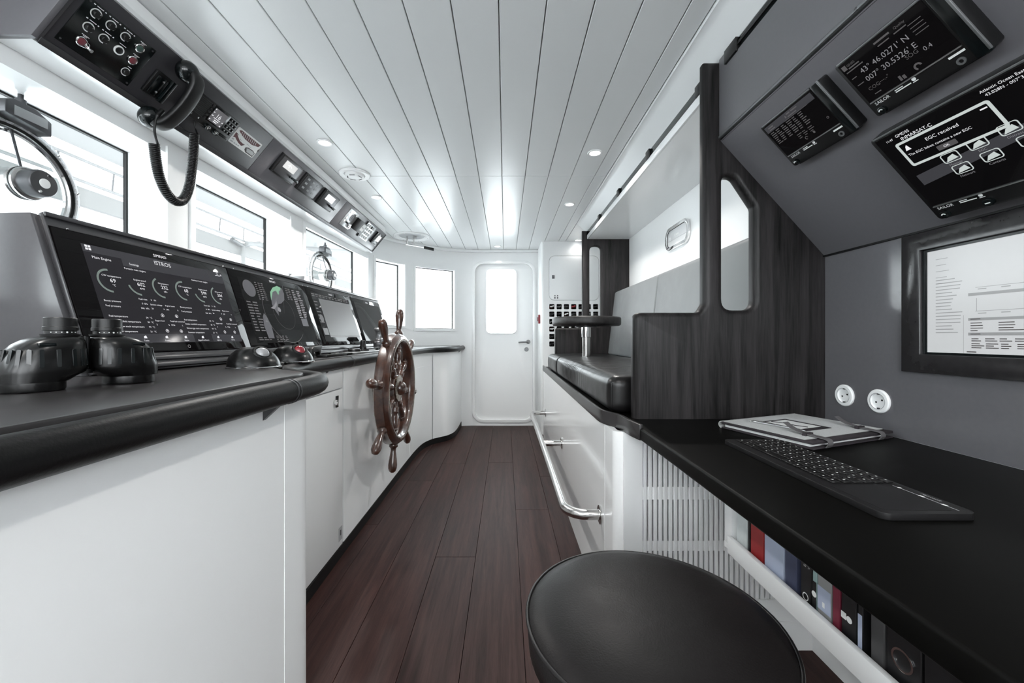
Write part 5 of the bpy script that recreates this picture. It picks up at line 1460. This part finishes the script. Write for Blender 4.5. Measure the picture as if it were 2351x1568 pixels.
r1, r2 = Vector((0, -1, 0)), -d2
r3 = r1.cross(r2)
def RO(y, t, lift=0.0):
    return frame(RA + d2 * t + Vector((0, y, 0)) + r3 * lift, r1, r2, r3)
def small_monitor(y, w_, label, content, h_=0.158, t0=0.064, extra=True):
    M = RO(y, t0, 0.001)
    t = thing('overhead_display', label, 'display', M, 'displays on the sloping overhead cabinet')
    b = MB(); b.plate(rrect(0, w_, -h_, 0, 0.006, 3), [], 0, 0.030)
    obj('case', b, 'black_plastic', t, bevel=0.003)
    obj('sun_shield', MB().box(w_ - 0.024, w_, -h_, 0, 0.030, 0.034), 'black_gloss', t, bevel=0.001)
    obj('shield_edge', MB().box(w_ - 0.003, w_ + 0.0015, -h_ + 0.004, 0.002, 0.031, 0.0355), 'grey_metal', t, bevel=0.001)
    obj('top_edge', MB().box(0.008, w_ - 0.03, -0.0045, 0.0, 0.030, 0.0325), 'grey_metal', t, bevel=0.0008)
    obj('glass', MB().box(0.008, w_ - 0.030, -h_ + 0.040, -0.006, 0.030, 0.0315), 'screen_glass', t)
    obj('lower_bar', MB().box(0.008, w_ - 0.03, -h_ + 0.036, -h_ + 0.0385, 0.030, 0.0325), 'brushed_alu', t)
    tx = MB(); tx.text('SAILOR', 0.014, -h_ + 0.026, 0.0105, 0.0304); tx.rect(0.062, 0.080, -h_ + 0.031, -h_ + 0.033, 0.0304); tx.rect(0.062, 0.095, -h_ + 0.0265, -h_ + 0.029, 0.0304)
    tx.arc(0.103, -h_ + 0.032, 0, 0.0042, 0, 2 * PI, 0.0304, 14); tx.rect(0.098, 0.109, -h_ + 0.025, -h_ + 0.0268, 0.0304); tx.rect(w_ - 0.058, w_ - 0.03, -h_ + 0.026, -h_ + 0.0305, 0.0304)
    obj('front_print', tx, 'print_white', t, flat=True)
    obj('bottom_bar', MB().box(0.012, w_ - 0.012, -h_ - 0.004, -h_ + 0.020, 0.008, 0.024), 'black_plastic', t, bevel=0.002)
    p = MB(); ring(p, [(0.004, 0.030), (0.0075, 0.030), (0.0075, 0.032), (0.004, 0.032)], 20, T3((w_ - 0.045, -h_ + 0.012, 0)))
    obj('power_button', p, 'grey_metal', t)
    obj('jog_knob', MB().lathe([(0.009, 0.030), (0.009, 0.036), (0.007, 0.037)], 18, T3((0.020, -h_ + 0.010, 0))), 'black_gloss', t)
    obj('jog_mark', MB().arc(0.020, -h_ + 0.010, 0.003, 0.0052, 0.3, 3.0, 0.0374, 10), 'print_white', t, flat=True)
    content(t, w_, h_, 0.0318)
def c_pos(t, w_, h_, Z):
    tx = MB(); tx.text('43\u00b0 46.0271\' N', 0.038, -0.052, 0.0175, Z); tx.text('007\u00b0 30.5326\' E', 0.036, -0.074, 0.0175, Z); tx.text('0.4', w_ - 0.068, -0.090, 0.013, Z, 'C')
    obj('position_readout', tx, 'screen_dim', t, flat=True)
    tx = MB(); tx.text('COG', 0.026, -0.095, 0.012, Z); tx.text('---.-\u00b0', 0.053, -0.093, 0.012, Z); tx.text('SOG', w_ - 0.108, -0.0845, 0.0125, Z)
    tx.text('GNSS', 0.024, -0.020, 0.008, Z); tx.rect(0.012, 0.022, -0.024, -0.012, Z); tx.rect(0.024, 0.05, -0.026, -0.023, Z); tx.rect(0.014, 0.055, -0.032, -0.0295, Z)
    tx.rect(0.092, 0.126, -0.0175, -0.0135, Z); tx.text('Quality', 0.135, -0.018, 0.0075, Z); tx.rect(0.095, 0.12, -0.026, -0.0235, Z); tx.rect(0.13, 0.155, -0.026, -0.0235, Z); tx.rect(0.014, 0.026, -0.05, -0.048, Z); tx.rect(0.014, 0.03, -0.07, -0.068, Z)
    tx.rect(0.085, 0.09, -0.115, -0.103, Z); tx.rect(0.092, 0.098, -0.115, -0.106, Z); tx.arc(0.125, -0.108, 0.004, 0.008, 0, 4.2, Z, 14); tx.rect(0.03, 0.045, -0.108, -0.106, Z)
    for k in range(4):
        tx.rect(w_ - 0.07, w_ - 0.045, -0.03 - k * 0.008, -0.0285 - k * 0.008, Z)
    obj('faint_readout', tx, 'screen_faint', t, flat=True, kind='stuff')
def c_list(t, w_, h_, Z):
    r = random.Random(9)
    b = MB(); b.rect(0.010, w_ - 0.034, -0.030, -0.010, Z - 0.0001)
    obj('header_bar', b, 'screen_tab', t, flat=True)
    tx = MB(); tx.rect(0.098, 0.112, -0.018, -0.0145, Z); tx.rect(0.116, 0.138, -0.018, -0.0145, Z); tx.rect(0.098, 0.130, -0.026, -0.023, Z); tx.rect(0.08, 0.165, -0.0305, -0.0295, Z); tx.poly([(0.088, -0.024), (0.095, -0.024), (0.0915, -0.016)], Z); tx.rect(0.022, 0.042, -0.020, -0.016, Z); tx.rect(0.022, 0.045, -0.0265, -0.0235, Z)
    lines(tx, 0.016, -0.034, 0.13, 7, 0.0062, 0.0025, Z, r, 6); lines(tx, 0.08, -0.082, 0.06, 3, 0.006, 0.002, Z, r, 3)
    tx.arc(0.098, -0.104, 0.003, 0.005, 0, 5, Z, 12); tx.rect(0.124, 0.13, -0.105, -0.098, Z); tx.arc(w_ - 0.042, -0.09, 0.002, 0.0035, 0, 6.28, Z, 10)
    obj('message_text', tx, 'screen_faint', t, flat=True, kind='stuff')
small_monitor(1.218, 0.225, 'smallest overhead display with faint message text, next to the wood post', c_list)
small_monitor(0.945, 0.225, 'overhead display showing latitude and longitude digits', c_pos)
def big_monitor():
    w_, h_ = 0.36, 0.262
    M = RO(0.995, 0.264, 0.001)
    t = thing('overhead_display', 'largest overhead display with white framed message box and icons', 'display', M, 'displays on the sloping overhead cabinet')
    obj('case', MB().plate(rrect(0, w_, -h_, 0, 0.008, 3), [], 0, 0.034), 'black_plastic', t, bevel=0.004)
    obj('top_edge', MB().box(0.008, w_ - 0.01, -0.0045, 0.0, 0.034, 0.0365), 'grey_metal', t, bevel=0.0008)
    obj('glass', MB().box(0.010, w_ - 0.012, -h_ + 0.042, -0.008, 0.034, 0.0355), 'screen_glass', t)
    obj('lower_bar', MB().box(0.010, w_ - 0.012, -h_ + 0.037, -h_ + 0.0395, 0.034, 0.0365), 'brushed_alu', t)
    obj('bottom_bar', MB().box(0.012, w_ - 0.012, -h_ - 0.004, -h_ + 0.022, 0.008, 0.028), 'black_plastic', t, bevel=0.002)
    tx = MB(); tx.text('SAILOR', 0.014, -h_ + 0.027, 0.0105, 0.0344); tx.rect(0.062, 0.078, -h_ + 0.032, -h_ + 0.034, 0.0344); tx.rect(0.062, 0.095, -h_ + 0.0275, -h_ + 0.030, 0.0344); tx.arc(0.104, -h_ + 0.033, 0, 0.0042, 0, 2 * PI, 0.0344, 14); tx.rect(0.099, 0.110, -h_ + 0.026, -h_ + 0.0278, 0.0344)
    obj('front_print', tx, 'print_white', t, flat=True)
    for xx in (0.022, 0.11):
        obj('jog_knob', MB().lathe([(0.010, 0.034), (0.010, 0.040), (0.008, 0.041)], 18, T3((xx, -h_ + 0.012, 0))), 'black_gloss', t)
    obj('jog_mark', MB().arc(0.022, -h_ + 0.012, 0.003, 0.0055, 0.3, 3.0, 0.0414, 10).rect(0.105, 0.115, -h_ + 0.011, -h_ + 0.0135, 0.0414), 'print_white', t, flat=True)
    Z = 0.0358
    fr_ = MB(); fr_.plate(rrect(0.040, 0.225, -0.105, -0.036, 0.006, 4), [rrect(0.046, 0.219, -0.099, -0.042, 0.002, 3)], Z, Z + 0.0003)
    obj('message_frame', fr_, 'screen_icon', t)
    obj('message_back', MB().rect(0.046, 0.219, -0.099, -0.042, Z + 0.0002), 'screen_glass', t, flat=True)
    tx = MB(); tx.text('EGC received', 0.098, -0.060, 0.0115, Z + 0.0006); tx.text('The EGC Inbox contains a new EGC', 0.050, -0.077, 0.0085, Z + 0.0006); tx.poly([(0.052, -0.062), (0.064, -0.062), (0.060, -0.048), (0.056, -0.052)], Z + 0.0006)
    tx.text('GMDSS', 0.054, -0.022, 0.010, Z + 0.0006); tx.text('INMARSAT-C', 0.060, -0.034, 0.0115, Z + 0.0006); tx.text('11:47', 0.030, -0.024, 0.0075, Z + 0.0006); tx.text('Atlantic Ocean East', 0.222, -0.020, 0.0085, Z + 0.0006); tx.text('43.028N - 007\u00b036.53\'E', 0.226, -0.030, 0.0085, Z + 0.0006)
    tx.rect(0.205, 0.217, -0.051, -0.048, Z + 0.0006); tx.text('OK', 0.122, -0.091, 0.008, Z + 0.001, 'C')
    obj('message_text', tx, 'screen_text', t, flat=True, kind='stuff')
    obj('ok_button', MB().plate(rrect(0.104, 0.142, -0.094, -0.082, 0.002, 3), [], Z + 0.0004, Z + 0.0008), 'screen_faint', t)
    lab = MB()
    ic = [(0.112, -0.118, 'Message'), (0.165, -0.112, 'EGC'), (0.220, -0.108, 'Distress'), (0.115, -0.152, 'Network'), (0.170, -0.148, 'Contacts'), (0.232, -0.144, 'Settings')]
    for xx, yy, nm in ic:
        f2 = MB(); f2.plate(rrect(xx - 0.017, xx + 0.017, yy - 0.012, yy + 0.012, 0.005, 4), [rrect(xx - 0.015, xx + 0.015, yy - 0.0105, yy + 0.0105, 0.004, 4)], Z, Z + 0.0003)
        f2.poly([(xx - 0.012, yy - 0.009), (xx + 0.012, yy - 0.006), (xx + 0.007, yy + 0.006), (xx - 0.005, yy + 0.002)], Z + 0.0004)
        obj('app_icon', f2, 'screen_icon', t)
        lab.text(nm, xx, yy - 0.020, 0.0075, Z + 0.0004, 'C')
    obj('icon_names', lab, 'screen_dim', t, flat=True)
    gb_ = MB(); gb_.poly([(0.03, -0.13), (0.34, -0.10), (0.34, -0.125), (0.03, -0.16)], Z - 0.0001)
    obj('wallpaper_band', gb_, 'screen_tab', t, flat=True)
big_monitor()

# grey laminate back wall of the desk niche, wall screen and sockets
XG = XR - 0.004
nb = tag(obj('niche_back_panel', MB().box(XG, XR - 0.0005, -0.40, 1.414, 0.79, 1.372), 'satin_grey'), 'smooth dark grey back panel of the desk niche behind the wall screen', 'panel')
WS = frame((XG - 0.0005, 1.128, 0.985), (0, -1, 0), (0, 0, 1), (-1, 0, 0))
ws = thing('wall_screen', 'wall mounted screen in a thick black frame above the desk', 'display', WS)
obj('frame', MB().plate([(0, 0), (0.66, 0), (0.66, 0.378), (0, 0.378)], [[(0.050, 0.050), (0.612, 0.050), (0.612, 0.330), (0.050, 0.330)]], 0, 0.014), 'frame_black', ws, bevel=0.0015)
obj('inner_bezel', MB().plate([(0.050, 0.050), (0.612, 0.050), (0.612, 0.330), (0.050, 0.330)], [[(0.061, 0.056), (0.601, 0.056), (0.601, 0.323), (0.061, 0.323)]], 0, 0.006), 'black_gloss', ws)
obj('screen', MB().box(0.061, 0.601, 0.056, 0.323, 0.0, 0.004), 'screen_white', ws)
Z = 0.0043
r_ = random.Random(4)
tx = MB(); lines(tx, 0.082, 0.30, 0.05, 5, 0.016, 0.0015, Z, r_, 1); lines(tx, 0.082, 0.245, 0.07, 17, 0.0085, 0.0022, Z, r_, 1)
tx.rect(0.17, 0.60, 0.215, 0.2162, Z); tx.rect(0.17, 0.60, 0.158, 0.1592, Z); tx.rect(0.172, 0.1732, 0.158, 0.19, Z)
for k in range(9):
    tx.rect(0.175 + k * 0.045, 0.192 + k * 0.045, 0.210, 0.2122, Z); tx.rect(0.175 + k * 0.045, 0.192 + k * 0.045, 0.152, 0.1542, Z)
obj('page_lines', tx, 'screen_grey', ws, flat=True)
tx = MB(); tx.rect(0.155, 0.601, 0.196, 0.203, Z - 0.0001); tx.rect(0.155, 0.601, 0.136, 0.1425, Z - 0.0001); tx.rect(0.155, 0.601, 0.100, 0.107, Z - 0.0001); tx.rect(0.145, 0.1458, 0.056, 0.15, Z)
obj('page_bars', tx, 'screen_grey', ws, flat=True)
tx = MB(); lines(tx, 0.160, 0.131, 0.03, 4, 0.0062, 0.002, Z, r_, 1); lines(tx, 0.215, 0.131, 0.04, 3, 0.0062, 0.002, Z, r_, 1); tx.rect(0.215, 0.36, 0.1115, 0.1135, Z)
lines(tx, 0.162, 0.093, 0.22, 2, 0.005, 0.002, Z, r_, 8); lines(tx, 0.162, 0.081, 0.26, 3, 0.0048, 0.002, Z, r_, 9); tx.rect(0.152, 0.172, 0.059, 0.0615, Z); tx.rect(0.160, 0.18, 0.1385, 0.1405, Z); tx.rect(0.160, 0.18, 0.1025, 0.1045, Z)
obj('page_text', tx, 'print_dark', ws, flat=True)
def socket(y, label):
    t = thing('wall_socket', label, 'socket', frame((XG - 0.0003, y, 0.887), (0, -1, 0), (0, 0, 1), (-1, 0, 0)), 'round white wall sockets')
    obj('cover_ring', ring(MB(), [(0.024, 0), (0.036, 0), (0.036, 0.004), (0.033, 0.007), (0.025, 0.007)], 36), 'white_gloss', t)
    obj('well', MB().lathe([(0.0245, 0.006), (0.0235, 0.0012), (0.0, 0.0010)], 30, cap=False), 'white_paint', t)
    obj('inner_rim', ring(MB(), [(0.0238, 0.0065), (0.0252, 0.0065), (0.0252, 0.0078), (0.0238, 0.0078)], 30), 'seal_grey', t)
    for a in (-1, 1):
        obj('pin_hole', MB().lathe([(0.0028, 0.0012), (0.0028, 0.002)], 10, T3((a * 0.0095, 0.004 * a, 0))), 'rubber_black', t)
        obj('earth_clip', MB().box(-0.003, 0.003, a * 0.022 - 0.002, a * 0.022 + 0.002, 0.0012, 0.0055), 'dark_metal', t)
socket(1.330, 'round white wall socket nearer the dark wood partition')
socket(1.208, 'round white wall socket nearer the wall screen')

# ---------------------------------------------------------------- desk objects
KA = Vector((0.060, 0.448, 0)); 
ky = math.atan2(1.075 - 0.633, 0.676 - 0.668)
KM = T3((0.677, 0.865, 0.7905)) @ RZ(-PI / 2 + 0.0)
kbd = thing('keyboard', 'slim black wireless keyboard with touchpad on the desk', 'keyboard', KM)
# local x runs towards the camera (-Y world), local y towards the wall (+X world)
obj('case', MB().plate(rrect(-0.228, 0.236, -0.080, 0.074, 0.016, 6), [], 0.0, 0.011), 'keyboard_grey', kbd, bevel=0.004, seg=3)
obj('foot_strip', MB().box(-0.2, 0.2, -0.07, 0.065, -0.0005, 0.0), 'rubber_black', kbd)
kx0, kp_ = -0.212, 0.0222
rows = [(0.058, [0.62] * 16), (0.038, [1] * 13 + [1.35]), (0.018, [1.3] + [1] * 12 + [1.1]), (-0.002, [1.5] + [1] * 11 + [1.8]), (-0.022, [1.9] + [1] * 10 + [1.3, 1]), (-0.044, [1.1, 1.1, 1.1, 4.6, 1.1, 1.1, 1, 1, 1, 1])]
cnt = 0
for yy, ws_ in rows:
    tot = sum(ws_)
    x = kx0
    sc = 0.318 / tot
    for wdt in ws_:
        L_ = wdt * sc
        hh = 0.0075 if yy > 0.05 else 0.0088
        k = obj('key', MB().box(x + 0.0012, x + L_ - 0.0012, yy - hh, yy + hh, 0.011, 0.0142), 'keycap', kbd, bevel=0.0012, seg=1)
        obj('key_legend', MB().rect(x + L_ * 0.32, x + L_ * 0.32 + min(0.0034, L_ * 0.2), yy + hh * 0.05, yy + hh * 0.42, 0.01435), 'print_white', k, flat=True)
        x += L_
obj('touchpad', MB().plate(rrect(0.112, 0.224, -0.066, 0.046, 0.006, 4), [], 0.011, 0.0115), 'keyboard_grey', kbd)
obj('media_line', MB().box(0.115, 0.225, 0.0525, 0.0532, 0.011, 0.0113), 'seal_grey', kbd)
b = MB(); b.arc(0.128, 0.053, 0, 0.0032, 0, 2 * PI, 0.0116, 12); b.rect(0.163, 0.172, 0.050, 0.055, 0.0116); b.rect(0.20, 0.208, 0.050, 0.055, 0.0116)
obj('media_marks', b, 'print_white', kbd, flat=True)
obj('brand_print', MB().text('Microsoft', 0.156, 0.061, 0.0085, 0.0114), 'seal_grey', kbd, flat=True)

# felt document folder with pen
fa = math.radians(21.0)
f1 = Vector((math.cos(fa), math.sin(fa), 0)); f2 = Vector((-math.sin(fa), math.cos(fa), 0))
FO = Vector((0.790, 1.022, 0.7905))
FM = frame(FO, f1, f2, (0, 0, 1))           # x along the strap edge, y towards the fold
FWd, FLn = 0.352, 0.272
fo = thing('document_folder', 'grey felt document folder with leather straps on the desk', 'folder', FM)
obj('back_cover', MB().box(0, FWd, 0, FLn, 0, 0.004), 'felt_dark', fo, bevel=0.001)
obj('paper_stack', MB().box(0.012, FWd - 0.008, 0.014, FLn - 0.004, 0.0042, 0.013), 'paper', fo)
obj('front_cover', MB().box(0, FWd, 0, FLn, 0.0135, 0.0205), 'felt_dark', fo, bevel=0.001)
obj('cover_felt', MB().box(0.004, FWd - 0.004, 0.022, FLn - 0.004, 0.0205, 0.0225), 'felt_grey', fo, bevel=0.0008)
fold = [(0.0112 * math.sin(a), 0.0112 - 0.0112 * math.cos(a)) for a in [PI * i / 10 for i in range(11)]]
fin = [(0.0085 * math.sin(a), 0.0112 - 0.0085 * math.cos(a)) for a in [PI * i / 10 for i in range(11)]]
obj('fold', MB().prism([(FLn + a, b) for a, b in fold] + [(FLn + a, b) for a, b in fin[::-1]], 0, FWd, axis='x'), 'felt_grey', fo)
obj('label_frame', MB().plate([(0.10, 0.08), (0.215, 0.08), (0.215, 0.215), (0.10, 0.215)], [[(0.110, 0.10), (0.205, 0.10), (0.205, 0.208), (0.110, 0.208)]], 0.0225, 0.0242), 'felt_dark', fo, bevel=0.0005)
obj('label_card', MB().box(0.110, 0.205, 0.10, 0.208, 0.0225, 0.0232), 'paper', fo)
obj('label_stroke', MB().tube([(0.135, 0.205, 0.0236), (0.15, 0.17, 0.0236), (0.146, 0.14, 0.0236), (0.158, 0.11, 0.0236)], 0.0016, 5), 'felt_dark', fo)
for xx in (0.055, 0.285):
    pth = [(0.012, 0.0255)]
    s2 = spline([(-0.004, 0.002, 0), (-0.010, 0.012, 0), (-0.004, 0.0225, 0), (0.03, 0.0245, 0), (0.055, 0.0265, 0), (0.085, 0.034, 0), (0.105, 0.046, 0)], 5)
    n = len(s2)
    vs, fs = [], []
    for p in s2:
        for dx in (-0.0105, 0.0105):
            vs.append((xx + dx, p[0], p[1])); vs.append((xx + dx, p[0] + 0.0012, p[1] + 0.0022))
    for i in range(n - 1):
        a, c = i * 4, i * 4 + 4
        fs += [(a, a + 2, c + 2, c), (a + 1, c + 1, c + 3, a + 3), (a, c, c + 1, a + 1), (a + 2, a + 3, c + 3, c + 2)]
    fs += [(0, 1, 3, 2), ((n - 1) * 4, (n - 1) * 4 + 2, (n - 1) * 4 + 3, (n - 1) * 4 + 1)]
    obj('strap', MB().add(vs, fs), 'strap_leather', fo)
    obj('strap_keeper', MB().box(xx - 0.016, xx + 0.016, 0.042, 0.052, 0.0226, 0.0305), 'felt_dark', fo, bevel=0.001)
pn = thing('pen', 'slim silver ballpoint pen on the grey felt folder', 'pen', FM @ T3((0.078, 0.155, 0.0262)) @ RZ(math.radians(97)))
obj('barrel', MB().lathe([(0.0012, -0.082), (0.003, -0.072), (0.0038, -0.05), (0.0038, 0.052), (0.0032, 0.062), (0.0022, 0.064), (0.0022, 0.074)], 14, RY(PI / 2)), 'chrome', pn)
obj('clip', MB().box(0.01, 0.055, -0.0012, 0.0012, 0.0045, 0.0056), 'chrome', pn)

# ---------------------------------------------------------------- stool
so = thing('stool', 'round black leather stool with piped edge in front of the desk', 'stool', (0.243, 0.668, 0))
R = 0.206
obj('seat_top', MB().lathe([(0.001, 0.633), (0.06, 0.6325), (0.13, 0.629), (0.175, 0.6235), (R - 0.010, 0.6165), (R - 0.003, 0.611)], 72), 'stool_leather', so, smooth=80)
obj('piping', ring(MB(), [(R + 0.003 * math.cos(a), 0.610 + 0.003 * math.sin(a)) for a in [2 * PI * i / 8 for i in range(8)]], 72), 'leather_black', so, smooth=80)
obj('seat_side', MB().lathe([(R - 0.002, 0.609), (R, 0.60), (R - 0.003, 0.56), (R - 0.018, 0.53), (R - 0.05, 0.515), (0.02, 0.512)], 72), 'stool_leather', so, smooth=60)
obj('column', MB().lathe([(0.028, 0.02), (0.028, 0.30), (0.022, 0.302), (0.022, 0.513)], 24), 'steel', so)
obj('foot_ring', ring(MB(), [(0.14 + 0.009 * math.cos(a), 0.24 + 0.009 * math.sin(a)) for a in [2 * PI * i / 10 for i in range(10)]], 40).cyl((-0.14, 0, 0.24), (0.14, 0, 0.24), 0.008, 10), 'steel', so)
obj('base_plate', MB().lathe([(0.19, 0.0), (0.19, 0.006), (0.17, 0.012), (0.04, 0.022), (0.03, 0.03)], 48), 'steel', so)

# ================================================================ FAR CABINET WITH FLAG PIGEONHOLES
YC = 4.43
fc = thing('flag_cabinet', 'white built-in cabinet with flush locker door and square pigeonholes', 'cabinet', (0.75, YC, 0))
holes = []
cs, hz = 0.0812, 0.0285
cols = [0.519 + k * cs for k in range(7)]
rws = [1.424 - k * 0.083 for k in range(6)]
for zz in rws:
    for xx in cols:
        holes.append(rrect(xx - hz, xx + hz, zz - hz, zz + hz, 0.008, 3))
holes.append(rrect(0.487, 1.043, 1.494, 1.99, 0.06, 8))
obj('front_board', MB().plate([(0.43, 0), (XR - 0.002, 0), (XR - 0.002, CEIL), (0.43, CEIL)], holes, YC, YC + 0.015, axis='y'), 'white_paint', fc, world=True)
obj('corner_post', MB().lathe([(0.032, 0), (0.032, CEIL)], 24, T3((0.43, YC + 0.032, 0))), 'white_gloss', fc, world=True)
obj('side_panel', MB().box(0.398, 0.415, YC + 0.03, YF, 0, CEIL), 'white_paint', fc, world=True)
ld = obj('locker_door', MB().plate(rrect(0.490, 1.040, 1.497, 1.987, 0.057, 8), [], YC - 0.001, YC + 0.014, axis='y'), 'white_paint', fc, world=True, bevel=0.001)
obj('door_gap', MB().plate(rrect(0.484, 1.046, 1.491, 1.993, 0.063, 8), [], YC + 0.0145, YC + 0.018, axis='y'), 'rubber_black', fc, world=True)
obj('lock', MB().box(0.520, 0.548, YC - 0.005, YC - 0.001, 1.735, 1.775).lathe([(0.008, 0), (0.008, 0.003)], 12, T3((0.534, YC - 0.005, 1.755)) @ RX(PI / 2)), 'dark_metal', ld, world=True)
for xx in (0.552, 0.582):
    obj('door_catch', MB().box(xx - 0.007, xx + 0.007, YC - 0.004, YC - 0.001, 1.513, 1.53).lathe([(0.007, 0), (0.007, 0.004)], 12, T3((xx, YC - 0.001, 1.545)) @ RX(PI / 2)), 'dark_metal', ld, world=True)
cub = None
for zz in rws:
    for xx in cols:
        if cub is None:
            b = MB()
            h_ = hz + 0.002
            v = [(-h_, 0, -h_), (h_, 0, -h_), (h_, 0, h_), (-h_, 0, h_), (-h_, 0.14, -h_), (h_, 0.14, -h_), (h_, 0.14, h_), (-h_, 0.14, h_)]
            b.add(v, [(4, 5, 6, 7), (0, 1, 5, 4), (1, 2, 6, 5), (2, 3, 7, 6), (3, 0, 4, 7)])
            cub = obj('pigeonhole', b, 'rubber_black', fc); cub.matrix_local = T3((xx - 0.75, 0.0155, zz))
        else:
            copypart(cub, fc, T3((xx - 0.75, 0.0155, zz)))
mat('flag_white', (0.8, 0.8, 0.8), 0.8, vary=0.3, vscale=40); mat('flag_red', (0.35, 0.04, 0.05), 0.8, vary=0.3, vscale=40); mat('flag_black', (0.02, 0.02, 0.022), 0.7, vary=0.3, vscale=40); mat('flag_grey', (0.16, 0.16, 0.165), 0.8, vary=0.3, vscale=40)
FLK = [['flag_red', 'flag_white', 'red and white'], ['flag_grey', 'flag_grey', 'plain grey'], ['flag_white', 'flag_black', 'white and black'], ['flag_red', 'flag_red', 'plain red'], ['flag_black', 'flag_grey', 'black and grey'], ['flag_black', 'flag_black', 'plain black'], ['flag_grey', 'flag_black', 'grey and black']]
def flag(r, c):
    kinds = [[0, 1, 2, 3, 5, 6, 5], [2, 6, 0, 2, 5, 4, 2], [4, 2, 5, 4, 6, 5, 4], [0, 0, 0, 0, 0, 0, 0], [2] * 7, [6] * 7]
    a, b_, nm = FLK[kinds[r][c]]
    ordn = ['first', 'second', 'third', 'fourth', 'fifth', 'sixth', 'seventh']
    t = thing('rolled_flag', '%s rolled flag in the %s row, %s hole counted from the door' % (nm, ['top', 'second', 'third', 'fourth', 'fifth', 'lowest'][r], ordn[c]), 'flag', (cols[c], YC + 0.005, rws[r] - hz), 'rolled signal flags in the pigeonholes')
    rn = random.Random(r * 10 + c)
    pts = []
    for i in range(40):
        an = i * 0.42 + rn.random() * 0.1
        rad = 0.006 + 0.0155 * i / 39
        pts.append((rad * math.cos(an) * 1.05, rad * math.sin(an) + 0.0265))
    v, f = [], []
    for x, z in pts:
        v += [(x, 0.004 + 0.01 * rn.random(), z), (x, 0.10, z)]
    for i in range(len(pts) - 1):
        f.append((2 * i, 2 * i + 2, 2 * i + 3, 2 * i + 1))
    obj('rolled_cloth', MB().add(v, f), a, t, smooth=80)
    q = MB(); q.tube([(-0.018, 0.002, 0.012 + 0.02 * rn.random()), (-0.004, -0.003, 0.03), (0.006, -0.002, 0.02 + 0.012 * rn.random()), (0.019, 0.002, 0.038)], 0.0078, 6)
    obj('cloth_edge', q, b_, t, smooth=80)
for r in range(3):
    for c in range(7):
        flag(r, c)
for r in range(3, 6):
    flag(r, 0)
cpnt = thing('call_point', 'small red manual call point on the white corner post', 'call point', frame((0.3985, YC + 0.12, 1.29), (0, -1, 0), (0, 0, 1), (-1, 0, 0)))
obj('case', MB().box(-0.03, 0.03, -0.05, 0.05, 0, 0.022), 'red_plastic', cpnt, bevel=0.003)
obj('push_plate', MB().box(-0.018, 0.018, -0.022, 0.022, 0.022, 0.032), 'dark_red', cpnt, bevel=0.002)

# ================================================================ OUTSIDE
gd_ = tag(obj('quay', MB().box(-30, -2.4, -14, 34, -1.6, -1.5), 'deck_grey'), 'pale grey quay outside the helm windows', 'ground')
sd = tag(obj('side_deck', MB().box(-2.2, 3.0, YF + 0.12, YF + 3.5, -0.2, -0.1), 'deck_grey'), 'pale side deck outside the bulkhead door', 'deck')
cn = thing('boat_shelter', 'pale canopy shelter with steel truss and post outside the windows', 'shelter', (-4.0, 5.0, -1.5))
obj('valance', MB().box(-4.06, -4.0, -3, 12, 2.33, 2.50), 'hull_grey', cn, world=True)
obj('roof_sheet', MB().prism([(-4.0, 2.86), (-2.6, 3.55), (-2.6, 3.6), (-4.0, 2.9)], -3, 12, axis='y'), 'canopy_white', cn, world=True)
for z in (2.54, 2.74):
    obj('chord', MB().cyl((-3.95, -3, z), (-3.95, 12, z), 0.016, 8), 'canopy_white', cn, world=True)
for k in range(30):
    y = -3 + k * 0.5
    obj('web_bar', MB().cyl((-3.95, y, 2.54), (-3.95, y + 0.02, 2.74), 0.008, 6), 'exterior_steel', cn, world=True)
for y in (0.9, 2.6, 4.2):
    obj('rafter', MB().prism([(-4.0, 2.80), (-2.6, 3.49), (-2.6, 3.54), (-4.0, 2.85)], y, y + 0.09, axis='y'), 'exterior_steel', cn, world=True)
obj('post', MB().cyl((-3.95, 6.0, -1.5), (-3.95, 6.0, 2.5), 0.03, 12), 'hull_grey', cn, world=True)
obj('post_bracket', MB().tube([(-3.95, 5.75, 2.5), (-3.95, 6.0, 2.46), (-3.95, 6.4, 2.6)], 0.03, 8), 'exterior_steel', cn, world=True)
obj('boom', MB().cyl((-3.9, 6.0, 2.50), (-3.3, 9.0, 3.0), 0.035, 10), 'canopy_white', cn, world=True)
